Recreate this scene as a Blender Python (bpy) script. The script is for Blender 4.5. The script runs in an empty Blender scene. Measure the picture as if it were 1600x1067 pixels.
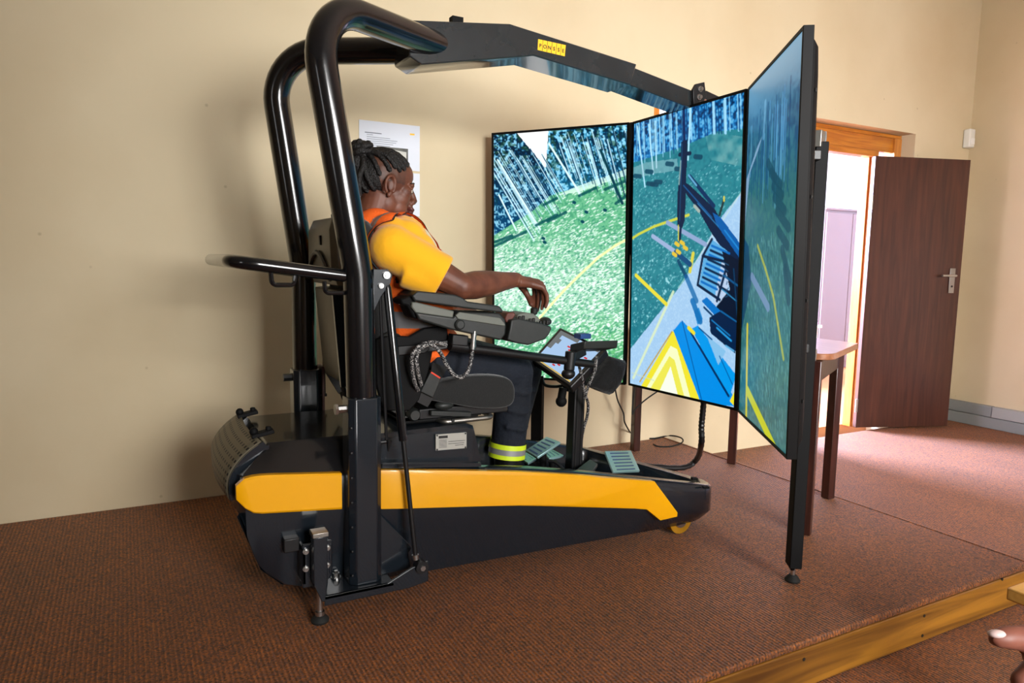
import bpy, bmesh, math, random
import numpy as np
from mathutils import Vector, Matrix
random.seed(3)
rng = np.random.default_rng(5)
S = bpy.context.scene
COL = S.collection

# ------------------------------------------------------------------ camera
# metres; X runs along the back wall, Y into it, Z up; the stage top is z = 0, the room floor z = -0.15
FPX, CX, CY = 1111.3, 800.0, 533.5
CH = 1.065
_p, _r, _t = map(math.radians, (6.484, 1.053, 28.478))
_right = Vector((math.cos(_t), -math.sin(_t), 0)); _fw = Vector((math.sin(_t), math.cos(_t), 0)); _up = Vector((0, 0, 1))
CF = _fw*math.cos(_p) - _up*math.sin(_p)
_u0 = _up*math.cos(_p) + _fw*math.sin(_p)
CR = _right*math.cos(_r) + _u0*math.sin(_r)
CU = _u0*math.cos(_r) - _right*math.sin(_r)
CO = Vector((0, 0, CH))
cam = bpy.data.cameras.new('camera'); cam.sensor_width = 36; cam.sensor_fit = 'HORIZONTAL'
cam.lens = FPX/1600*36; cam.clip_start = .02; cam.clip_end = 60
camo = bpy.data.objects.new('camera', cam); COL.objects.link(camo)
camo.matrix_world = Matrix(((CR.x, CU.x, -CF.x, CO.x), (CR.y, CU.y, -CF.y, CO.y), (CR.z, CU.z, -CF.z, CO.z), (0, 0, 0, 1)))
S.camera = camo

def P(x, y, X=None, Y=None, Z=None):
    "the room point seen at photo pixel (x, y) on the plane X, Y or Z = value"
    d = CF + CR*((x-CX)/FPX) + CU*((CY-y)/FPX)
    i, val = (0, X) if X is not None else (1, Y) if Y is not None else (2, Z)
    k = (val-CO[i])/d[i]
    return CO + d*k

# ------------------------------------------------------------------ world, light, exposure
w = bpy.data.worlds.new('sky'); S.world = w; w.use_nodes = True
w.node_tree.nodes['Background'].inputs[0].default_value = (.75, .87, 1, 1)
w.node_tree.nodes['Background'].inputs[1].default_value = 1.0
S.view_settings.view_transform = 'Standard'; S.view_settings.look = 'None'
S.view_settings.exposure = 0.0; S.view_settings.gamma = 1.0; S.view_settings.use_curve_mapping = False

def area(name, loc, target, sx, sy, watts, colour=(1, 1, 1), spread=180):
    l = bpy.data.lights.new(name, 'AREA'); l.shape = 'RECTANGLE'; l.size = sx; l.size_y = sy
    l.energy = watts; l.color = colour; l.spread = math.radians(spread)
    o = bpy.data.objects.new(name, l); COL.objects.link(o); o.location = loc
    o.rotation_euler = (Vector(target)-Vector(loc)).to_track_quat('-Z', 'Y').to_euler()
    return o
area('daylight_front_window', (1.55, -2.6, 1.75), (2.9, 3.3, .75), 2.3, 1.5, 116, (1, .985, .965), 82)
area('daylight_left_window', (-4.05, -.9, 1.6), (.6, 2.0, 1.2), .4, 1.3, 6, (1, .97, .94))
area('daylight_back_room', (3.3, 6.1, 1.9), (4.75, 3.1, .1), 1.4, 1.3, 1950, (.5, .6, 1))

# ------------------------------------------------------------------ helpers
class MB:
    def __init__(s): s.v = []; s.f = []
    def add(s, vs, fs):
        n = len(s.v); s.v += [tuple(v) for v in vs]; s.f += [tuple(i+n for i in f) for f in fs]; return s
    def box(s, c, d, R=None):
        c = Vector(c); vs = []
        for x in (-.5, .5):
            for y in (-.5, .5):
                for z in (-.5, .5):
                    v = Vector((x*d[0], y*d[1], z*d[2])); vs.append(c + (R @ v if R else v))
        return s.add(vs, [(0, 1, 3, 2), (4, 6, 7, 5), (0, 4, 5, 1), (2, 3, 7, 6), (0, 2, 6, 4), (1, 5, 7, 3)])
    def span(s, a, b):
        return s.box([(a[i]+b[i])/2 for i in range(3)], [abs(b[i]-a[i]) for i in range(3)])
    def beam(s, p, q, wd, ht, up=(0, 0, 1)):
        p = Vector(p); q = Vector(q); x = (q-p).normalized(); u = Vector(up); y = u.cross(x).normalized(); z = x.cross(y)
        R = Matrix((x, y, z)).transposed(); return s.box((p+q)/2, ((q-p).length, wd, ht), R)
    def tube(s, pts, r, n=14, closed=False, cap=True):
        pts = [Vector(p) for p in pts]; m = len(pts); rs = r if hasattr(r, '__len__') else [r]*m
        T = []
        for i in range(m):
            a = pts[(i-1) % m] if closed or i else pts[0]; b = pts[(i+1) % m] if closed or i < m-1 else pts[-1]
            d = b-a; T.append(d.normalized() if d.length > 1e-9 else Vector((0, 0, 1)))
        u = T[0].orthogonal().normalized(); vs = []; fs = []
        for i in range(m):
            u = (u - T[i]*u.dot(T[i])).normalized(); v = T[i].cross(u)
            for k in range(n):
                a = 2*math.pi*k/n; vs.append(pts[i] + (u*math.cos(a)+v*math.sin(a))*rs[i])
        for i in range(m if closed else m-1):
            for k in range(n):
                a = i*n+k; b = i*n+(k+1) % n; c = ((i+1) % m)*n+(k+1) % n; d = ((i+1) % m)*n+k; fs.append((a, b, c, d))
        if cap and not closed: fs += [tuple(range(n-1, -1, -1)), tuple(range((m-1)*n, m*n))]
        return s.add(vs, fs)
    def cyl(s, p, q, r, n=16): return s.tube([p, q], r, n)
    def prism(s, pts, vec):
        pts = [Vector(p) for p in pts]; vec = Vector(vec); n = len(pts)
        return s.add(pts+[p+vec for p in pts], [tuple(range(n)), tuple(range(2*n-1, n-1, -1))]+[(i, i+n, (i+1) % n+n, (i+1) % n) for i in range(n)])
    def loft(s, rings, cap=True, closed=True):
        n = len(rings[0]); vs = [p for r in rings for p in r]; fs = []
        for i in range(len(rings)-1):
            for k in range(n if closed else n-1):
                fs.append((i*n+k, i*n+(k+1) % n, (i+1)*n+(k+1) % n, (i+1)*n+k))
        if cap and closed: fs += [tuple(range(n-1, -1, -1)), tuple(range((len(rings)-1)*n, len(rings)*n))]
        return s.add(vs, fs)
    def ball(s, c, r, seg=14, rings=9, R=None):
        c = Vector(c); r = r if hasattr(r, '__len__') else (r, r, r); vs = []; fs = []
        for i in range(rings+1):
            t = math.pi*i/rings
            for k in range(seg):
                a = 2*math.pi*k/seg; v = Vector((r[0]*math.sin(t)*math.cos(a), r[1]*math.sin(t)*math.sin(a), r[2]*math.cos(t)))
                vs.append(c+(R @ v if R else v))
        for i in range(rings):
            for k in range(seg): fs.append((i*seg+k, (i+1)*seg+k, (i+1)*seg+(k+1) % seg, i*seg+(k+1) % seg))
        return s.add(vs, fs)
    def mesh(s, name, off=Vector((0, 0, 0)), smooth=40, doubles=True):
        me = bpy.data.meshes.new(name); me.from_pydata([tuple(Vector(v)-off) for v in s.v], [], s.f)
        bm = bmesh.new(); bm.from_mesh(me)
        if doubles: bmesh.ops.remove_doubles(bm, verts=bm.verts, dist=1e-5)
        bmesh.ops.recalc_face_normals(bm, faces=bm.faces); bm.to_mesh(me); bm.free()
        if smooth:
            me.shade_smooth(); me.set_sharp_from_angle(angle=math.radians(smooth))
        return me

def worg(o):
    v = Vector((0, 0, 0))
    while o is not None: v += Vector(o.location); o = o.parent
    return v
def part(name, mb, mat, parent=None, bevel=0, smooth=40, label=None, kind=None, seg=2):
    off = worg(parent) if parent else Vector((0, 0, 0))
    me = mb.mesh(name, off, smooth) if isinstance(mb, MB) else mb
    if mat: me.materials.append(mat)
    o = bpy.data.objects.new(name, me); COL.objects.link(o)
    if parent: o.parent = parent
    if bevel:
        b = o.modifiers.new('bevel', 'BEVEL'); b.width = bevel; b.segments = seg; b.limit_method = 'ANGLE'; b.angle_limit = math.radians(35)
    if label: o['label'] = label
    if kind: o['kind'] = kind
    return o
def thing(name, loc, label, cat, group=None, kind=None):
    o = bpy.data.objects.new(name, None); COL.objects.link(o); o.location = loc; o.empty_display_size = .1
    o['label'] = label
    if cat: o['category'] = cat
    if group: o['group'] = group
    if kind: o['kind'] = kind
    return o
def smoothpath(pts, n=8):
    pts = [Vector(p) for p in pts]; out = []
    for i in range(len(pts)-1):
        p0 = pts[max(i-1, 0)]; p1 = pts[i]; p2 = pts[i+1]; p3 = pts[min(i+2, len(pts)-1)]
        for k in range(n):
            t = k/n; out.append(.5*((2*p1)+(p2-p0)*t+(2*p0-5*p1+4*p2-p3)*t*t+(3*p1-p0-3*p2+p3)*t**3))
    out.append(pts[-1]); return out
def filletpath(pts, rads, n=8):
    "polyline with rounded corners; rads[i] is the radius at point i"
    pts = [Vector(p) for p in pts]; out = [pts[0]]
    for i in range(1, len(pts)-1):
        a = (pts[i-1]-pts[i]).normalized(); b = (pts[i+1]-pts[i]).normalized(); ang = a.angle(b); r = rads[i]
        if r <= 0 or ang > 3.1: out.append(pts[i]); continue
        d = r/math.tan(ang/2); d = min(d, (pts[i-1]-pts[i]).length*.9, (pts[i+1]-pts[i]).length*.9); r = d*math.tan(ang/2)
        c = pts[i] + (a+b).normalized()*(r/math.sin(ang/2)); s0 = pts[i]+a*d-c; s1 = pts[i]+b*d-c; A = s0.angle(s1)
        for k in range(n+1):
            t = k/n; out.append(c+(s0*math.sin((1-t)*A)+s1*math.sin(t*A))/math.sin(A))
    out.append(pts[-1]); return out
def interp(x, xs, ys): return float(np.interp(x, xs, ys))

# ------------------------------------------------------------------ materials
def lin(r, g, b):
    return tuple((c/255/12.92 if c/255 <= .04045 else ((c/255+.055)/1.055)**2.4) for c in (r, g, b)) + (1,)
def mat(name, rgb, rough=.5, metal=0, coat=0, spec=.5, noise=None, bump=None, sheen=0):
    "principled material; noise = (scale, amount) varies the colour, bump = (scale, strength)"
    m = bpy.data.materials.new(name); m.use_nodes = True; nt = m.node_tree; b = nt.nodes['Principled BSDF']
    col = lin(*rgb); b.inputs['Base Color'].default_value = col; b.inputs['Roughness'].default_value = rough
    b.inputs['Metallic'].default_value = metal; b.inputs['Coat Weight'].default_value = coat; b.inputs['Coat Roughness'].default_value = .06
    b.inputs['Specular IOR Level'].default_value = spec
    if sheen: b.inputs['Sheen Weight'].default_value = sheen
    tc = nt.nodes.new('ShaderNodeTexCoord')
    if noise:
        n = nt.nodes.new('ShaderNodeTexNoise'); n.inputs['Scale'].default_value = noise[0]; n.inputs['Detail'].default_value = 5
        r = nt.nodes.new('ShaderNodeValToRGB'); a = noise[1]
        r.color_ramp.elements[0].color = tuple(c*(1-a) for c in col[:3])+(1,); r.color_ramp.elements[1].color = tuple(min(1, c*(1+a)) for c in col[:3])+(1,)
        r.color_ramp.elements[0].position = .3; r.color_ramp.elements[1].position = .7
        nt.links.new(tc.outputs['Object'], n.inputs['Vector']); nt.links.new(n.outputs['Fac'], r.inputs['Fac']); nt.links.new(r.outputs['Color'], b.inputs['Base Color'])
    if bump:
        n2 = nt.nodes.new('ShaderNodeTexNoise'); n2.inputs['Scale'].default_value = bump[0]; n2.inputs['Detail'].default_value = 4
        bp = nt.nodes.new('ShaderNodeBump'); bp.inputs['Strength'].default_value = bump[1]; bp.inputs['Distance'].default_value = .01
        nt.links.new(tc.outputs['Object'], n2.inputs['Vector']); nt.links.new(n2.outputs['Fac'], bp.inputs['Height']); nt.links.new(bp.outputs['Normal'], b.inputs['Normal'])
    return m
def emit(name, rgb, strength):
    m = bpy.data.materials.new(name); m.use_nodes = True; nt = m.node_tree; nt.nodes.remove(nt.nodes['Principled BSDF'])
    e = nt.nodes.new('ShaderNodeEmission'); e.inputs[0].default_value = lin(*rgb); e.inputs[1].default_value = strength
    nt.links.new(e.outputs[0], nt.nodes['Material Output'].inputs[0]); return m
def wood(name, c1, c2, axis, rough=.35, coat=.3, stretch=14, scale=2.2):
    "wood with grain running along an axis (0, 1, 2)"
    m = bpy.data.materials.new(name); m.use_nodes = True; nt = m.node_tree; b = nt.nodes['Principled BSDF']
    b.inputs['Roughness'].default_value = rough; b.inputs['Coat Weight'].default_value = coat; b.inputs['Coat Roughness'].default_value = .15
    tc = nt.nodes.new('ShaderNodeTexCoord'); mp = nt.nodes.new('ShaderNodeMapping')
    sc = [scale*stretch]*3; sc[axis] = scale; mp.inputs['Scale'].default_value = sc
    n = nt.nodes.new('ShaderNodeTexNoise'); n.inputs['Scale'].default_value = 1; n.inputs['Detail'].default_value = 6; n.inputs['Distortion'].default_value = 1.2
    r = nt.nodes.new('ShaderNodeValToRGB'); r.color_ramp.elements[0].color = lin(*c1); r.color_ramp.elements[1].color = lin(*c2)
    r.color_ramp.elements[0].position = .32; r.color_ramp.elements[1].position = .68
    bp = nt.nodes.new('ShaderNodeBump'); bp.inputs['Strength'].default_value = .15; bp.inputs['Distance'].default_value = .003
    nt.links.new(tc.outputs['Object'], mp.inputs['Vector']); nt.links.new(mp.outputs['Vector'], n.inputs['Vector']); nt.links.new(n.outputs['Fac'], r.inputs['Fac'])
    nt.links.new(r.outputs['Color'], b.inputs['Base Color']); nt.links.new(n.outputs['Fac'], bp.inputs['Height']); nt.links.new(bp.outputs['Normal'], b.inputs['Normal'])
    return m
def carpet_mat(name):
    m = bpy.data.materials.new(name); m.use_nodes = True; nt = m.node_tree; b = nt.nodes['Principled BSDF']; L = nt.links.new
    b.inputs['Roughness'].default_value = .62; b.inputs['Specular IOR Level'].default_value = .5; b.inputs['Sheen Weight'].default_value = .04
    b.inputs['Sheen Roughness'].default_value = .5
    tc = nt.nodes.new('ShaderNodeTexCoord')
    v = nt.nodes.new('ShaderNodeTexVoronoi'); v.inputs['Scale'].default_value = 200
    sx = nt.nodes.new('ShaderNodeSeparateColor'); r = nt.nodes.new('ShaderNodeValToRGB'); r.color_ramp.interpolation = 'CONSTANT'
    stops = [(0, (82, 48, 24)), (.18, (120, 70, 31)), (.45, (142, 82, 38)), (.7, (104, 66, 44)), (.82, (164, 94, 34)), (.94, (110, 70, 56))]
    e = r.color_ramp.elements; e[0].position = 0; e[0].color = lin(*stops[0][1]); e[1].position = stops[1][0]; e[1].color = lin(*stops[1][1])
    for p, c in stops[2:]: q = e.new(p); q.color = lin(*c)
    wv = nt.nodes.new('ShaderNodeTexWave'); wv.inputs['Scale'].default_value = 26; wv.bands_direction = 'X'; wv.inputs['Distortion'].default_value = .6
    wv.inputs['Detail'].default_value = 1
    n = nt.nodes.new('ShaderNodeTexNoise'); n.inputs['Scale'].default_value = 3.5; n.inputs['Detail'].default_value = 6
    mr = nt.nodes.new('ShaderNodeMapRange'); mr.inputs[3].default_value = .9; mr.inputs[4].default_value = 1.4
    mw = nt.nodes.new('ShaderNodeMapRange'); mw.inputs[3].default_value = .72; mw.inputs[4].default_value = 1.12
    mu = nt.nodes.new('ShaderNodeMath'); mu.operation = 'MULTIPLY'
    hs = nt.nodes.new('ShaderNodeHueSaturation'); bp = nt.nodes.new('ShaderNodeBump'); bp.inputs['Strength'].default_value = .6; bp.inputs['Distance'].default_value = .006
    L(tc.outputs['Object'], v.inputs['Vector']); L(tc.outputs['Object'], wv.inputs['Vector']); L(tc.outputs['Object'], n.inputs['Vector'])
    L(v.outputs['Color'], sx.inputs['Color']); L(sx.outputs[0], r.inputs['Fac']); L(r.outputs['Color'], hs.inputs['Color'])
    L(n.outputs['Fac'], mr.inputs[0]); L(wv.outputs['Fac'], mw.inputs[0]); L(mr.outputs[0], mu.inputs[0]); L(mw.outputs[0], mu.inputs[1])
    L(mu.outputs[0], hs.inputs['Value']); L(hs.outputs['Color'], b.inputs['Base Color']); L(wv.outputs['Fac'], bp.inputs['Height']); L(bp.outputs['Normal'], b.inputs['Normal'])
    return m
def wall_mat(name, c1, c2, dirty=False):
    m = mat(name, c1, .75, bump=(9, .12)); nt = m.node_tree; b = nt.nodes['Principled BSDF']; L = nt.links.new
    tc = nt.nodes.new('ShaderNodeTexCoord'); n = nt.nodes.new('ShaderNodeTexNoise'); n.inputs['Scale'].default_value = 1.3; n.inputs['Detail'].default_value = 7
    r = nt.nodes.new('ShaderNodeValToRGB'); r.color_ramp.elements[0].color = lin(*c2); r.color_ramp.elements[1].color = lin(*c1)
    r.color_ramp.elements[0].position = .25; r.color_ramp.elements[1].position = .6
    L(tc.outputs['Object'], n.inputs['Vector']); L(n.outputs['Fac'], r.inputs['Fac'])
    v = nt.nodes.new('ShaderNodeTexVoronoi'); v.inputs['Scale'].default_value = 5.5
    n3 = nt.nodes.new('ShaderNodeTexNoise'); n3.inputs['Scale'].default_value = 30
    r2 = nt.nodes.new('ShaderNodeValToRGB'); r2.color_ramp.elements[0].position = .02; r2.color_ramp.elements[1].position = .05
    r2.color_ramp.elements[0].color = (.55, .5, .42, 1); r2.color_ramp.elements[1].color = (1, 1, 1, 1)
    mx = nt.nodes.new('ShaderNodeMix'); mx.data_type = 'RGBA'; mx.blend_type = 'MULTIPLY'; mx.inputs['Factor'].default_value = .5
    L(tc.outputs['Object'], v.inputs['Vector']); L(v.outputs['Distance'], r2.inputs['Fac']); L(r.outputs['Color'], mx.inputs[6]); L(r2.outputs['Color'], mx.inputs[7])
    L(mx.outputs[2], b.inputs['Base Color'])
    return m

M = dict(
    wall=wall_mat('cream_plaster', (219, 203, 170), (207, 188, 152)), ceiling=mat('ceiling_white', (225, 220, 208), .9),
    carpet=carpet_mat('ribbed_carpet'), white=mat('white_paint', (240, 238, 234), .7),
    black=mat('gloss_black_paint', (13, 14, 17), .2, coat=.5), satin=mat('satin_black', (16, 16, 18), .42, noise=(40, .15)),
    matte=mat('matte_black', (8, 8, 9), .7, spec=.2), hull=mat('dark_grey_paint', (22, 29, 36), .26, coat=.5), boom=mat('boom_grey_paint', (40, 44, 46), .2, coat=.6, noise=(6, .2)),
    yellow=mat('yellow_paint', (240, 170, 0), .32, coat=.6), sticker=mat('yellow_sticker', (250, 190, 10), .45),
    ink=mat('black_ink', (20, 18, 16), .6), chrome=mat('zinc_steel', (190, 190, 188), .28, metal=1), steel=mat('brushed_steel', (165, 162, 155), .4, metal=1),
    rubber=mat('black_rubber', (14, 16, 14), .75), frame=mat('display_frame_black', (11, 10, 10), .6, spec=.2), plastic=mat('charcoal_plastic', (33, 36, 35), .48, bump=(220, .05)), greyplastic=mat('grey_plastic', (100, 103, 95), .5, bump=(200, .06)),
    seatfab=mat('black_seat_fabric', (17, 18, 18), .85, bump=(260, .25), sheen=.3), shell=mat('seat_shell', (92, 86, 70), .38),
    mahog=wood('mahogany_veneer', (56, 27, 16), (80, 42, 27), 2, .4, .2, 16, 1.6), legwood=wood('dark_leg_wood', (36, 15, 10), (62, 27, 19), 2, .35, .3, 12, 3),
    tabletop=wood('table_veneer', (122, 74, 46), (150, 98, 66), 1, .3, .4, 12, 3), teak=wood('varnished_wood', (168, 92, 20), (206, 130, 40), 0, .3, .5, 12, 2.4),
    teakv=wood('varnished_wood_upright', (178, 100, 30), (214, 140, 60), 2, .3, .5, 12, 2.4), pine=wood('pine_board', (92, 54, 8), (158, 106, 26), 0, .5, .15, 13, 1.7),
    palepine=wood('pale_pine', (184, 132, 56), (206, 156, 78), 0, .4, .3, 10, 3), paper=mat('white_paper', (222, 226, 236), .8), greyline=mat('printed_grey', (120, 124, 134), .8),
    plate=mat('aluminium_plate', (176, 174, 166), .5, metal=.3), trunk=mat('grey_trunking', (136, 140, 140), .55), trunklid=mat('pale_grey_trunking', (166, 168, 166), .55), 
    sensor=mat('sensor_plastic', (232, 230, 222), .4), cabinet=mat('mauve_steel_cabinet', (138, 122, 126), .5), pedal=mat('anodised_pedal', (150, 186, 188), .32, metal=.45),
    wheel=mat('amber_wheel', (160, 112, 12), .4), red=mat('red_plastic', (200, 50, 30), .5), grille=None, tan=mat('tan_tile', (196, 130, 80), .5))
def cable_mat():
    m = mat('braided_cable', (30, 30, 32), .5); nt = m.node_tree; b = nt.nodes['Principled BSDF']
    tc = nt.nodes.new('ShaderNodeTexCoord'); v = nt.nodes.new('ShaderNodeTexVoronoi'); v.inputs['Scale'].default_value = 430
    r = nt.nodes.new('ShaderNodeValToRGB'); r.color_ramp.interpolation = 'CONSTANT'; r.color_ramp.elements[0].color = (.012, .012, .014, 1); r.color_ramp.elements[1].position = .72; r.color_ramp.elements[1].color = (.5, .48, .46, 1)
    sx = nt.nodes.new('ShaderNodeSeparateColor'); nt.links.new(tc.outputs['Object'], v.inputs['Vector']); nt.links.new(v.outputs['Color'], sx.inputs['Color']); nt.links.new(sx.outputs[0], r.inputs['Fac']); nt.links.new(r.outputs['Color'], b.inputs['Base Color'])
    return m
M['braid'] = cable_mat()
def glass_mat():
    m = bpy.data.materials.new('window_glass'); m.use_nodes = True; b = m.node_tree.nodes['Principled BSDF']
    b.inputs['Transmission Weight'].default_value = 1; b.inputs['Roughness'].default_value = 0; b.inputs['IOR'].default_value = 1.02; b.inputs['Base Color'].default_value = (1, 1, 1, 1)
    return m
M['glass'] = glass_mat()
# ------------------------------------------------------------------ the room
WY, FZ, RX, CZ = 3.324, -.15, 5.84, 3.15       # back wall, room floor, right wall, ceiling
LX, NY = -4.2, -2.75                           # left wall, wall behind the camera
OX0, OX1, OZ1 = 2.704, 5.15, 2.045             # the wide framed opening in the back wall
SILL = .72; DX0, DX1 = 3.93, 4.84              # sill under the glazed part; doorway between the jambs
def struct(name, mb, m, **k): return part(name, mb, m, kind='structure', **k)
fl = struct('floor', MB().span((LX, NY, FZ-.1), (RX, WY, FZ)), M['carpet'])
struct('ceiling', MB().span((LX-.2, NY-.2, CZ), (RX+.2, WY+.25, CZ+.1)), M['ceiling'])
TH = .22
b = MB(); b.span((LX, WY, FZ-.1), (OX0, WY+TH, CZ)); b.span((OX1, WY, FZ-.1), (RX+.2, WY+TH, CZ)); b.span((OX0, WY, OZ1), (OX1, WY+TH, CZ)); b.span((OX0, WY, FZ-.1), (DX0-.06, WY+TH, SILL))
struct('wall_back', b, M['wall'], smooth=0)
struct('wall_right', MB().span((RX, NY, FZ-.1), (RX+.2, WY, CZ)), M['wall'])
# the walls out of view carry the windows that light the room
def window(n, a0, a1, z0, z1, axis, pos):
    "frame and panes in the opening a0..a1 x z0..z1 of a wall; axis 0 = the wall runs along X, 1 = along Y"
    def sp(m, u0, u1, w0, w1, d0, d1): m.span((u0, pos+d0, w0), (u1, pos+d1, w1)) if axis == 0 else m.span((pos+d0, u0, w0), (pos+d1, u1, w1))
    f = MB(); sp(f, a0, a1, z0, z0+.06, -.14, -.08); sp(f, a0, a1, z1-.06, z1, -.14, -.08)
    for u in (a0, (a0+a1)/2-.025, a1-.05): sp(f, u, u+.05, z0+.06, z1-.06, -.14, -.08)
    wn = struct('window_%d' % n, f, M['teakv']); g = MB(); sp(g, a0+.05, a1-.05, z0+.06, z1-.06, -.115, -.11); part('pane', g, M['glass'], wn)
b = MB(); y0, y1, z0, z1 = -1.4, -.4, .9, 2.3
b.span((LX-.2, NY, FZ-.1), (LX, y0, CZ)); b.span((LX-.2, y1, FZ-.1), (LX, WY+.2, CZ)); b.span((LX-.2, y0, FZ-.1), (LX, y1, z0)); b.span((LX-.2, y0, z1), (LX, y1, CZ)); struct('wall_left', b, M['wall'], smooth=0); window(1, y0, y1, z0, z1, 1, LX)
b = MB(); x0, x1, z0, z1 = .35, 2.8, .95, 2.65
b.span((LX-.2, NY-.2, FZ-.1), (x0, NY, CZ)); b.span((x1, NY-.2, FZ-.1), (RX+.2, NY, CZ)); b.span((x0, NY-.2, FZ-.1), (x1, NY, z0)); b.span((x0, NY-.2, z1), (x1, NY, CZ)); struct('wall_front', b, M['wall'], smooth=0); window(2, x0, x1, z0, z1, 0, NY)
# frame in the opening: transom light on the left, varnished board over the door
FY = WY+.10                                    # face of the timber frame, set back in the reveal
b = MB(); b.span((OX0, FY, OZ1-.046), (DX0-.06, FY+.08, OZ1-.002)); b.span((DX0-.06, FY, OZ1-.028), (OX1-.01, FY+.08, OZ1-.002))
HB = P(1325, 239, Y=FY).z                      # underside of the board over the door
b.span((DX0-.06, FY, HB-.001), (DX1+.05, FY+.08, HB+.045))
tr = struct('trim_1', b, M['teak'], bevel=.004)
part('header_board', MB().span((DX0-.06, FY+.012, HB+.045), (OX1-.09, FY+.05, OZ1-.028)), M['teak'], tr)
j = MB(); j.span((OX1-.09, FY-.004, HB-.02), (OX1-.012, FY+.08, OZ1-.028)); j.span((OX1-.05, FY, FZ), (OX1-.012, FY+.08, HB)); j.span((DX1+.03, FY+.03, FZ), (OX1-.05, FY+.06, HB))
part('side_panel', j, M['teakv'], tr)
j = MB(); j.span((OX0-.0, FY, SILL), (P(1031, 165, Y=FY).x, FY+.08, OZ1-.045)); j.span((DX0-.06, FY, FZ), (DX0, FY+.08, HB)); part('jamb', j, M['teakv'], tr, bevel=.003)
j = MB(); j.span((DX1, FY-.02, FZ), (DX1+.035, FY+.10, HB)); j.span((DX1-.014, FY+.03, FZ), (DX1, FY+.10, HB)); part('jamb', j, M['teakv'], tr, bevel=.003)
wn = struct('window_3', MB().span((OX0+.045, FY, SILL), (DX0-.06, FY+.08, SILL+.05)), M['teakv'])
part('mullion', MB().span((3.3, FY+.01, SILL+.05), (3.345, FY+.07, OZ1-.028)), M['teakv'], wn)
for x0, x1 in ((OX0+.045, 3.3), (3.345, DX0-.06)): part('pane', MB().span((x0, FY+.035, SILL+.05), (x1, FY+.04, OZ1-.028)), M['glass'], wn)
# door leaf, swung open against the right part of the wall
h0 = P(1337, 668, Z=FZ+.012); h1 = P(1480, 665.5, Z=FZ+.012); h0.y = min(h0.y, FY-.03)
dv = (h1-h0); dl = dv.length; dv.normalize(); dn = Vector((-dv.y, dv.x, 0)); dtop = 1.865
d = struct('door_1', MB().prism([h0, h1, h1+dn*.04, h0+dn*.04], (0, 0, dtop-h0.z)), M['mahog'], bevel=.002)
hp = h0+dv*(dl-.075)-dn*.004; hz = P(1488, 437, Y=hp.y).z
part('handle_plate', MB().prism([Vector((q.x, q.y, z)) for q, z in ((hp-dv*.022, hz-.1), (hp+dv*.022, hz-.1), (hp+dv*.022, hz+.085), (hp-dv*.022, hz+.085))], dn*-.006), M['steel'], d, bevel=.002)
hc = Vector((hp.x, hp.y, hz+.03)); part('door_handle', MB().tube(filletpath([hc, hc-dn*.05, hc-dn*.05-dv*.12], [0, .015, 0]), .009, 10), M['chrome'], d)
part('keyhole', MB().cyl(Vector((hp.x, hp.y, hz-.05))-dn*.009, Vector((hp.x, hp.y, hz-.05)), .008, 10), M['ink'], d)
for z in (.12, 1.62): part('hinge', MB().cyl(h0-dv*.012+Vector((0, 0, z))-dn*.008, h0-dv*.012+Vector((0, 0, z+.1))-dn*.008, .011, 10), M['chrome'], d)
# trunking along the right wall
bb = struct('baseboard_right', MB().span((RX-.05, NY, FZ), (RX, WY-.002, FZ+.085)), M['trunk'], bevel=.004)
ty = P(1548, 650, X=RX-.05).y
part('trunking_lid', MB().span((RX-.045, ty, FZ+.088), (RX, WY-.002, FZ+.17)), M['trunk'], bb, bevel=.004)
part('trunking_lid', MB().span((RX-.052, NY, FZ+.088), (RX, ty-.004, FZ+.17)), M['trunklid'], bb, bevel=.004)
# room beyond the doorway
b = MB(); b.span((1.4, WY+TH, FZ-.1), (8.4, 6.6, FZ-.002)); struct('floor_beyond', b, M['tan'])
b = MB(); b.span((1.4, 6.6, FZ-.1), (8.4, 6.7, CZ)); b.span((1.3, WY+TH, FZ-.1), (1.4, 6.7, CZ)); b.span((8.4, WY+TH, FZ-.1), (8.5, 6.7, CZ)); struct('wall_beyond', b, M['white'], smooth=0)
struct('ceiling_beyond', MB().span((1.3, WY+TH, CZ), (8.5, 6.7, CZ+.1)), M['white'])

# ------------------------------------------------------------------ stage
SX, SY = 2.875, 1.285
st = thing('stage', (0, SY, FZ), 'low carpeted stage with a varnished pine front board under the simulator', 'stage')
c = MB(); c.span((LX+.01, SY, -.022), (SX, WY-.002, 0)); part('carpet', c, M['carpet'], st, bevel=.006)
part('side_panel', MB().span((LX+.01, SY+.03, FZ+.001), (SX-.004, WY-.004, -.022)), M['carpet'], st)
part('front_board', MB().span((LX+.01, SY, FZ+.004), (SX, SY+.028, -.024)), M['pine'], st, bevel=.004)
for px, py in ((1444, 962), (1441, 993), (1256, 1030), (1566, 905)):
    q = P(px, py, Y=SY); part('nail', MB().cyl(q-Vector((0, .0015, 0)), q+Vector((0, .004, 0)), .0055, 8), M['ink'], st)
part('edge_strip', MB().span((SX-.012, SY, -.003), (SX+.002, WY-.01, .003)), M['carpet'], st)

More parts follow.
